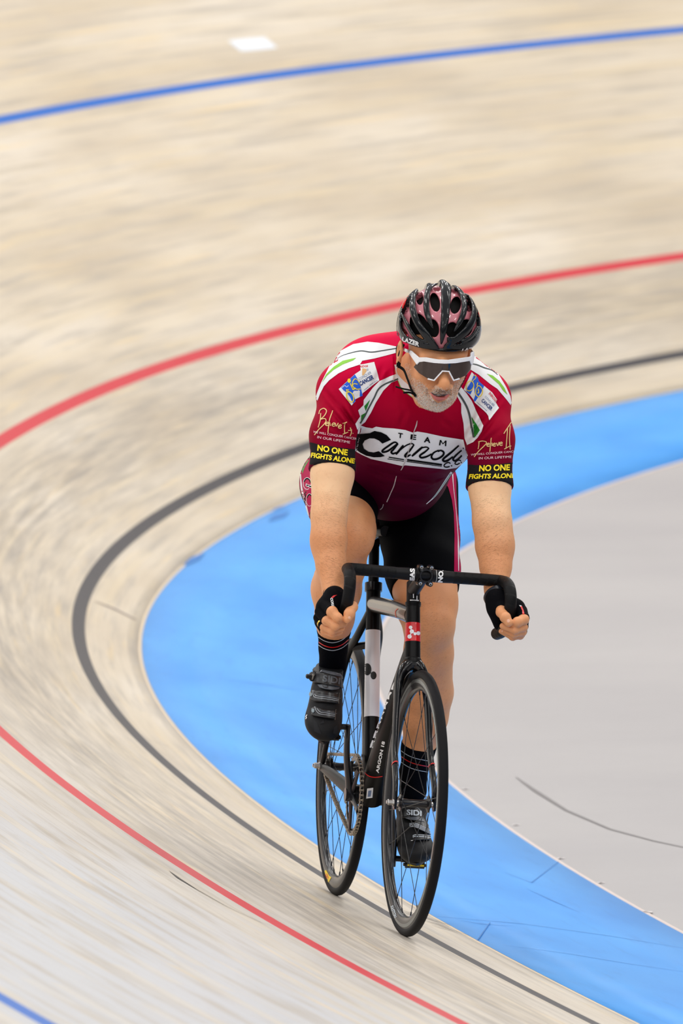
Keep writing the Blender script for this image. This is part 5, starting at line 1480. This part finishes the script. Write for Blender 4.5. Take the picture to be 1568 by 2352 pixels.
pr('card_wording', [text2d('CONQUER', zD((720, 725))[0], (370/13.07, -215/13.07), (-35/13.07, -85/13.07), fit=True)], M_bluegrey, O3, cardR, mx=2)
pr('card_wording', [text2d('to', zD((940, 420))[0], (50/13.07, -10/13.07), (0, -70/13.07), fit=True)], M_bluegrey, O3, cardR, mx=2)
pr('card_small_print', [stroke2d(zD((860, 1000), (990, 890)), 1.1), stroke2d(zD((1020, 860), (1130, 770)), 1.1), stroke2d(zD((1150, 765), (1270, 700)), .8)], M_bluegrey, O3, cardR)
pr('card_drop', P(zD((805, 345), (930, 360), (935, 420), (880, 500), (840, 555), (800, 550))), plain('tan_print', srgb(222, 176, 116), .6), O3, cardR)
cardL = pr('sponsor_card', P(zF((335, 180), (390, 235), (530, 440), (680, 560), (900, 740), (1035, 940), (1000, 1020), (1090, 1170), (960, 1330), (820, 1510), (800, 1400), (740, 1310), (420, 1020), (370, 920), (280, 800), (110, 660), (210, 440))), M_jwhite, O2)
pr('card_blue', P(zF((400, 235), (340, 400), (215, 620), (190, 710), (300, 800), (345, 700), (400, 560), (420, 740), (440, 800), (390, 950), (425, 1000), (600, 740), (680, 560), (540, 440), (500, 330))), M_blueink, O3, cardL)
pr('card_bicycle', [stroke2d(zF((250, 440), (190, 520), (190, 640), (250, 695), (330, 670), (390, 570), (370, 470), (310, 425), (250, 440)), 1.8), stroke2d(zF((500, 570), (450, 660), (450, 790), (520, 860), (600, 830), (640, 720), (600, 610), (540, 560), (500, 570)), 1.8),
                    stroke2d(zF((385, 280), (440, 270), (440, 350), (380, 400), (350, 460)), 1.4), stroke2d(zF((510, 640), (530, 740), (490, 760)), 2), stroke2d(zF((500, 470), (480, 560)), 2)], M_yel, O4, cardL, mx=3)
pr('card_title', [text2d('ENBRIDGE', zF((800, 780))[0], (190/12.06, 235/12.06), (50/12.06, -55/12.06), fit=True, bold=.02)], M_redink, O3, cardL, mx=2)
pr('card_wording', [text2d('CANCER', zF((600, 990))[0], (270/12.06, 265/12.06), (50/12.06, -90/12.06), fit=True, bold=.03)], M_navy, O4, cardL, mx=2)
pr('card_wording', [text2d('CONQUER', zF((690, 880))[0], (250/12.06, 270/12.06), (35/12.06, -60/12.06), fit=True)], M_bluegrey, O3, cardL, mx=2)
pr('card_small_print', [stroke2d(zF((460, 990), (760, 1250)), .8)], M_bluegrey, O3, cardL)
# sleeves
pr('cuff_band', P(z2((170, 1480), (300, 1515), (600, 1560), (800, 1580), (792, 1870), (600, 1840), (330, 1800), (170, 1780))), M_darkband, O1, mj=.02)
pr('cuff_band', P(z3((755, 1548), (900, 1560), (1200, 1545), (1400, 1520), (1400, 1830), (1100, 1840), (755, 1830))), M_darkband, O1, mj=.02)
T2 = lambda t, a, ax_, ay_, zf=z2, k=5.807, **kw: text2d(t, zf(a)[0], (ax_[0]/k, ax_[1]/k), (ay_[0]/k, ay_[1]/k), fit=True, **kw)
pr('cuff_wording', [T2('NO ONE', (282, 1600), (398, 66), (8, -82), bold=.035)], M_yel, O3, mx=2)
pr('cuff_wording', [T2('FIGHTS ALONE', (196, 1690), (575, 82), (12, -68), bold=.035)], M_yel, O3, mx=2)
pr('cuff_wording', [T2('NO ONE', (928, 1645), (405, -15), (6, -84), z3, bold=.035)], M_yel, O3, mx=2)
pr('cuff_wording', [T2('FIGHTS ALONE', (792, 1745), (605, -14), (12, -66), z3, bold=.035)], M_yel, O3, mx=2)
pr('sleeve_wording', [T2('WE WILL CONQUER CANCER', (228, 1365), (570, 95), (5, -34))], M_pale, O3, mx=2)
pr('sleeve_wording', [T2('IN OUR LIFETIME', (282, 1432), (430, 72), (5, -32))], M_pale, O3, mx=2)
pr('sleeve_wording', [T2('WE WILL CONQUER CANCER', (820, 1440), (610, -50), (3, -32), z3)], M_pale, O3, mx=2)
pr('sleeve_wording', [T2('IN OUR LIFETIME', (925, 1485), (430, -22), (3, -32), z3)], M_pale, O3, mx=2)
def e_(cx, cy, q): return [(cx-.4*q, cy+.05*q), (cx+.35*q, cy-.15*q), (cx+.15*q, cy-.5*q), (cx-.35*q, cy-.2*q), (cx-.35*q, cy+.3*q), (cx+.05*q, cy+.5*q), (cx+.45*q, cy+.3*q)]
g = 2.0
pr('script_slogan', [stroke2d(z2(*q), g) for q in (
    [(305, 1110), (320, 1060), (370, 1035), (405, 1070), (380, 1130), (320, 1185)], [(330, 1100), (320, 1200), (295, 1290)], [(320, 1185), (380, 1170), (400, 1200), (370, 1250), (300, 1320), (245, 1390)],
    e_(412, 1242, 50), [(490, 1060), (450, 1170), (430, 1290), (425, 1360)], [(450, 1220), (455, 1270)], e_(498, 1250, 46), [(520, 1230), (535, 1270), (560, 1230)], e_(582, 1276, 46),
    [(620, 1235), (675, 1218)], [(655, 1228), (640, 1290), (645, 1365)], [(620, 1378), (690, 1352)], [(718, 1290), (735, 1350), (715, 1405)], [(692, 1328), (742, 1322)], [(752, 1364), (757, 1370)])], M_gold, O3, mx=3)
pr('script_slogan', [stroke2d(z3(*q), g) for q in (
    [(920, 1250), (980, 1235), (1030, 1260), (990, 1310), (920, 1380), (865, 1450)], [(930, 1250), (918, 1345)], e_(1050, 1288, 44), [(1092, 1195), (1080, 1290), (1072, 1380)], [(1100, 1260), (1100, 1305)], e_(1130, 1286, 42), [(1160, 1260), (1175, 1300), (1195, 1250)], e_(1218, 1274, 46),
    [(1255, 1140), (1355, 985)], [(1305, 1070), (1285, 1340)], [(1262, 1345), (1340, 1300)], [(1340, 1030), (1330, 1200), (1340, 1350)], [(1345, 1300), (1352, 1306)])], M_gold, O3, mx=3)
# collar
pr('collar', P([(905, 838), (931, 834), (940, 868), (952, 896), (966, 925), (954, 918), (936, 905), (922, 893), (914, 875)]), M_jwhite, O1, mj=.05)
pr('collar_edge', stroke2d([(914, 875), (922, 893), (936, 905), (954, 918), (968, 926)], 1.3), M_lime, O2, mj=.05)

# shorts side panels
bS_ = bvh_of(shorts)
M_panel = plain('magenta_maroon_panel', srgb(176, 10, 74), .6, spec=.1)
def ps(nm, parts, m, off=O1, par=None, mx=4, mj=.05): return lay(nm, parts, bS_, m, par or shorts, off, mx, maxjump=mj)
ps('side_panel', P(zA((500, -100), (330, 40), (180, 200), (90, 400), (20, 640), (0, 900), (10, 1100), (0, 1250), (60, 1600), (150, 1850), (270, 2130), (300, 2200), (290, 2000), (400, 1750), (500, 1500))), M_panel)
ps('panel_edge', stroke2d(zA((430, 30), (330, 130), (200, 300), (130, 460), (95, 620), (70, 800), (62, 1000), (72, 1200), (95, 1400), (160, 1650), (225, 1900), (290, 2150)), [3, 3, 2.6, 2.6, 2.2, 2.2, 2, 3, 4, 4, 3, 1.6]), M_jwhite, O2)
M_leaf = plain('leaf_print', srgb(96, 140, 72), .65)
ps('leaf_print', [stroke2d(zA((330+k*10, 270), (210+k*25, 400+k*15), (160+k*42, 520), (150+k*45, 590)), 1.6) for k in range(4)]+[P(zA((110, 640), (280, 640), (180, 800), (110, 990), (90, 880)))], M_leaf, O2)
for (cx0, cy0, rx0, ry0, w0) in ((230, 1240, 100, 150, 3.2), (290, 1660, 80, 160, 2.4)):
    ps('round_emblem', [stroke2d(zA(*[(cx0+rx0*math.cos(t), cy0+ry0*math.sin(t)) for t in np.linspace(R(60), R(385), 14)]), w0*.35)], M_jwhite, O2)
    ps('round_emblem', [stroke2d(zA(*[(cx0+rx0*.85*math.cos(t), cy0+ry0*.85*math.sin(t)) for t in np.linspace(R(200), R(350), 8)]), w0)], M_ink, O2)
ps('emblem_bar', [P(zA((200, 1240), (360, 1300), (360, 1370), (190, 1300)))], M_jwhite, O2)
ps('emblem_bar', [P(zA((210, 1262), (360, 1318), (360, 1350), (205, 1292)))], M_ink, O3)
ps('side_panel', P(z7((1385, 330), (1350, 440), (1368, 470), (1400, 580), (1418, 700), (1424, 900), (1420, 1260), (1500, 1260), (1500, 900), (1450, 700), (1440, 500), (1440, 330))), M_panel, mj=.08)
ps('panel_edge', stroke2d(z7((1405, 330), (1412, 440), (1425, 560), (1440, 700), (1455, 900), (1458, 1000), (1460, 1220)), [3, 1.4, 1, 1, 1.6, 3, 1.4]), M_jwhite, O2, mj=.08)
ps('leg_seam', stroke2d(z7((460, 562), (510, 575), (570, 615)), 2.0), M_jwhite, O2)

# gloves
bG = bvh_of(gloveR)
lay('glove_stripe', P(zB((640, 465), (720, 395), (840, 375), (780, 410), (705, 480))), bG, M_redline, gloveR, .0008, 2)
lay('glove_print', [text2d('CORSE', zB((610, 480))[0], (60/14.26, 320/14.26), (85/14.26, -10/14.26), fit=True, bold=.05)], bG, M_white, gloveR, .0008, 2)
bG = bvh_of(gloveL)
lay('glove_stripe', P(zC((1220, 730), (1270, 710), (1330, 860), (1360, 1010), (1290, 980), (1280, 850))), bG, M_redline, gloveL, .0008, 2)
lay('glove_print', P(zC((1180, 680), (1250, 690), (1265, 715), (1220, 735))), bG, M_white, gloveL, .0008, 2)

# bicycle graphics
bB = bvh_of(badge); zf5 = Zm(900, 1260, 4.612)
def dots(lst, links, zf, lw):
    return [disc2d(zf((x, y))[0], r, 18, sy=sy) for x, y, r, sy in lst], [stroke2d(zf(a, b), lw, smooth=False) for a, b in links]
d_, l_ = dots([(197, 835, 4.1, 1), (210, 878, 4.8, 1), (186, 932, 4.8, 1), (243, 902, 3.4, 1), (277, 897, 4.6, 1)], [((197, 835), (210, 878)), ((210, 878), (186, 932)), ((210, 878), (243, 902)), ((243, 902), (277, 897))], zf5, 1.9)
lay('badge_emblem', d_+l_, bB, M_white_paint, badge, .0008, 3)
bB = bvh_of(band_); z4 = Zm(680, 1260, 5.114)
d_, l_ = dots([(836, 1418, 9.2, 1.5), (908, 1490, 6.8, 1.35)], [((836, 1440), (908, 1475))], z4, 2)
lay('band_emblem', d_+l_, bB, M_blackprint, band_, .0008, 3)
bFr = bvh_of(frame); zW = Zm(700, 1640, 4.2)
lay('down_tube_print', [text2d('ARGON 18', zW((712, 572))[0], (62/4.2, -305/4.2), (-30/4.2, -8/4.2), fit=True, bold=.04)], bFr, M_white, frame, .0008, 3)
# large lettering that runs along the tube's right flank, seen edge-on
def edgepos(t): return (915+(837-915)*t+ -4*math.sin(t*PI), 1540+(1752-1540)*t)
big = []
for k in range(9):
    t0 = .02+k*.105; a = edgepos(t0); b = edgepos(t0+.08); w = 5+3.5*(k/8); c2 = edgepos(t0+.045)
    big.append(P([(a[0]+1, a[1]), (a[0]+w, a[1]+2), (c2[0]+w*.7, c2[1]), (b[0]+w*1.1, b[1]+1), (b[0]+1, b[1]), (c2[0]+.5, c2[1])]))
for q_ in big[:8]: lay('down_tube_letter', [q_], bFr, M_white, frame, .0009, 3)
lay('frame_ring', stroke2d([(836, 1772), (842, 1779), (852, 1784), (864, 1785), (878, 1783)], 2.0), bFr, M_redline, frame, .0008, 3)
lay('frame_label', P([(843, 1811), (857, 1809), (855, 1832), (841, 1834)]), bFr, M_jwhite, frame, .0009, 3)
lay('label_print', P([(846, 1816), (853, 1815), (851, 1829), (844, 1830)]), bFr, M_bluegrey, frame, .0014, 3)
bT = bvh_of(tts); lay('top_tube_ring', stroke2d([(914, 1398), (908, 1404), (909, 1415), (913, 1428), (916, 1432)], 1.8), bT, M_orange, frame, .0009, 3)
def moved_bvh(o):
    M = o.matrix_local; return [BVHTree.FromPolygons([M @ v.co for v in o.data.vertices], [tuple(p.vertices) for p in o.data.polygons])]
def lay_on(nm, parts, o, m, off=.0008, mx=3, mj=.03):
    """as lay(), for a surface that has its own placement: the print becomes its child"""
    q = lay(nm, parts, moved_bvh(o), m, o, off, mx, maxjump=mj); q.matrix_local = o.matrix_local.inverted(); return q
bar_l = bar.matrix_local
lay_on('bar_print', [text2d('EAS', zf5((238, 345))[0], (4/4.6, -132/4.6), (-52/4.6, -2/4.6), fit=True, bold=.05)], bar, M_white)
lay_on('bar_print', [text2d('NO.', zf5((535, 360))[0], (12/4.6, -135/4.6), (-52/4.6, -4/4.6), fit=True, bold=.05)], bar, M_white)
lay_on('bar_line', [stroke2d(zf5((232, 210), (240, 270), (230, 345)), .8)], bar, M_white); lay_on('bar_line', [stroke2d(zf5((468, 228), (475, 300), (462, 362)), .8)], bar, M_white)
lay_on('stem_print', [P(zf5((190, 540), (285, 545), (280, 558), (190, 552))), P(zf5((222, 478), (232, 478), (232, 525), (222, 525))), P(zf5((258, 500), (268, 500), (268, 545), (258, 545)))], stem, M_white)
# wheel labels
def wheel_label(nm, parts, rim, wh, m, off=.0008, par=None):
    M = wh.matrix_local; b = [BVHTree.FromPolygons([M @ v.co for v in rim.data.vertices], [tuple(p.vertices) for p in rim.data.polygons])]
    q = lay(nm, parts, b, m, wh, off, 3, maxjump=.03); q.matrix_local = M.inverted(); return q
wheel_label('rim_label', P(zW((178, 1520), (205, 1505), (235, 1560), (255, 1575), (230, 1625), (190, 1570))), rim_r, w_r, M_yellow)
wheel_label('rim_label_print', [stroke2d(zW((198, 1545), (215, 1590)), 1.4), stroke2d(zW((212, 1540), (228, 1585)), 1.4)], rim_r, w_r, M_redink, .0012)
wheel_label('rim_print', [text2d('EASTON', zW((818, 1860))[0], (38/4.2, 110/4.2), (34/4.2, -14/4.2), fit=True, bold=.05)], rim_f, w_f, M_lt_grey)
wheel_label('hub_print', [], rim_f, w_f, M_white) if False else None

# marks on the ground
M_scuff = plain('scuff', srgb(120, 116, 116), .7); M_scuff_shadow = plain('scuff_spoke_shadow', srgb(78, 76, 74), .7)  # second one colours a track scuff and the painted spoke shadows
for nm, pts, wd, m, par in (
    ('scuff_mark', [(1185, 1786), (1230, 1818), (1300, 1862), (1400, 1905), (1500, 1932), (1575, 1948)], [.004, .016, .012, .010, .008, .006], M_scuff, 'floor'),
    ('track_scuff', [(388, 2001), (410, 2018), (450, 2043), (520, 2083), (600, 2120), (640, 2132)], [.001, .010, .004, .002, .002, .001], M_scuff_shadow, 'velodrome_track'),
    ('track_scuff', [(218, 1382), (260, 1398), (312, 1424)], [.01, .05, .03], plain('faded_scuff', srgb(140, 126, 120), .7), 'velodrome_track'),
    ('track_scuff', [(340, 1700), (388, 1716)], [.002, .004], M_scuff, 'velodrome_track'),
    ('band_scratch', [(1160, 2005), (1220, 2028), (1282, 1980)], [.002, .003, .002], plain('dark_blue_scratch', srgb(48, 120, 190), .6), 'blue_apron'),
    ('band_scratch', [(1210, 2042), (1270, 2070), (1330, 2096)], [.001, .004, .001], plain('dark_blue_scratch', srgb(48, 120, 190), .6), 'blue_apron'),
    ('band_scratch', [(1000, 2105), (1200, 2122), (1400, 2150), (1568, 2178)], [.002, .006, .006, .004], plain('blue_smear', srgb(66, 140, 210), .6), 'blue_apron'),
    ('band_scratch', [(1150, 2170), (1300, 2190), (1450, 2215), (1568, 2232)], [.002, .006, .005, .004], plain('blue_smear', srgb(66, 140, 210), .6), 'blue_apron'),
    ('white_marker', [(538, 106), (580, 102), (622, 98)], [.085, .09, .085], plain('white_tape', srgb(230, 236, 244), .5), 'velodrome_track'),
    ):
    o = ground_mark(nm, pts, wd, m); p_ = bpy.data.objects[par]; o.parent = p_
M_tick = plain('pale_tick', srgb(214, 208, 208), .6)
for x, y in ((1062, 1812), (1178, 1895), (1280, 1972), (1480, 2095), (1372, 2028)):
    o = ground_mark('edge_tick', [(x, y), (x+8, y+1), (x+16, y)], [.012, .022, .006], M_tick, .002); o.parent = bpy.data.objects['floor']
M_bs = plain('blue_scuff', srgb(34, 112, 186), .6)
for pts, wd in (([(618, 1198), (640, 1186), (662, 1176)], [.01, .05, .01]), ([(628, 1172), (650, 1164)], [.01, .02]), ([(425, 1298), (448, 1284), (466, 1272)], [.01, .035, .01]), ([(500, 1560), (600, 1572), (720, 1590)], [.002, .012, .002]), ([(1040, 2112), (1100, 2122), (1180, 2128)], [.001, .006, .001]), ([(1096, 2160), (1125, 2120)], [.003, .002])):
    o = ground_mark('apron_scuff', pts, wd, M_bs, .002); o.parent = bpy.data.objects['blue_apron']
# spoke shadows painted as thin dark streaks beside the front wheel
sk_ = []
for k, (a, b) in enumerate((((905, 2088), (985, 2112)), ((915, 2096), (1030, 2122)), ((960, 2105), (1035, 2128)), ((980, 2118), (1050, 2140)), ((965, 2112), (1030, 2132)), ((990, 2126), (1075, 2150)))):
    o = ground_mark('scuff_spoke_shadow', [a, ((a[0]+b[0])/2, (a[1]+b[1])/2-1), b], [.002, .013, .002], M_scuff_shadow, .0025); o.parent = bpy.data.objects['velodrome_track']
# ------------------------------------------------------------------ light: pale hall with rows of high-bay lamps
w = bpy.data.worlds.new('hall'); SC.world = w; w.use_nodes = True
bg = w.node_tree.nodes['Background']
tc = w.node_tree.nodes.new('ShaderNodeTexCoord'); sep = w.node_tree.nodes.new('ShaderNodeSeparateXYZ')
rp = w.node_tree.nodes.new('ShaderNodeValToRGB')
w.node_tree.links.new(tc.outputs['Generated'], sep.inputs[0]); w.node_tree.links.new(sep.outputs[2], rp.inputs[0])
e = rp.color_ramp.elements
e[0].position = 0.0; e[0].color = (.25, .25, .25, 1); e[1].position = .55; e[1].color = (1, 1, 1.02, 1)
x = e.new(.12); x.color = (.13, .14, .16, 1); x = e.new(.3); x.color = (.55, .56, .60, 1)
w.node_tree.links.new(rp.outputs[0], bg.inputs[0]); bg.inputs[1].default_value = .55
def area(x, y, z, sx, sy, e, c=(1, .97, .93), rx=0, ry=0):
    l = bpy.data.lights.new('high_bay_lamp', 'AREA'); l.shape = 'RECTANGLE'; l.size = sx; l.size_y = sy; l.energy = e; l.color = c
    o = bpy.data.objects.new('high_bay_lamp', l); COL.objects.link(o); o.location = (x, y, z); o.rotation_euler = (rx, ry, 0)
    return o
for ix in range(-3, 4):
    for iy in range(0, 7):
        area(ix*6.0, 2+iy*9.0, 11.5, .5, 2.4, (230, 200, 165, 180, 215, 240, 220)[iy])
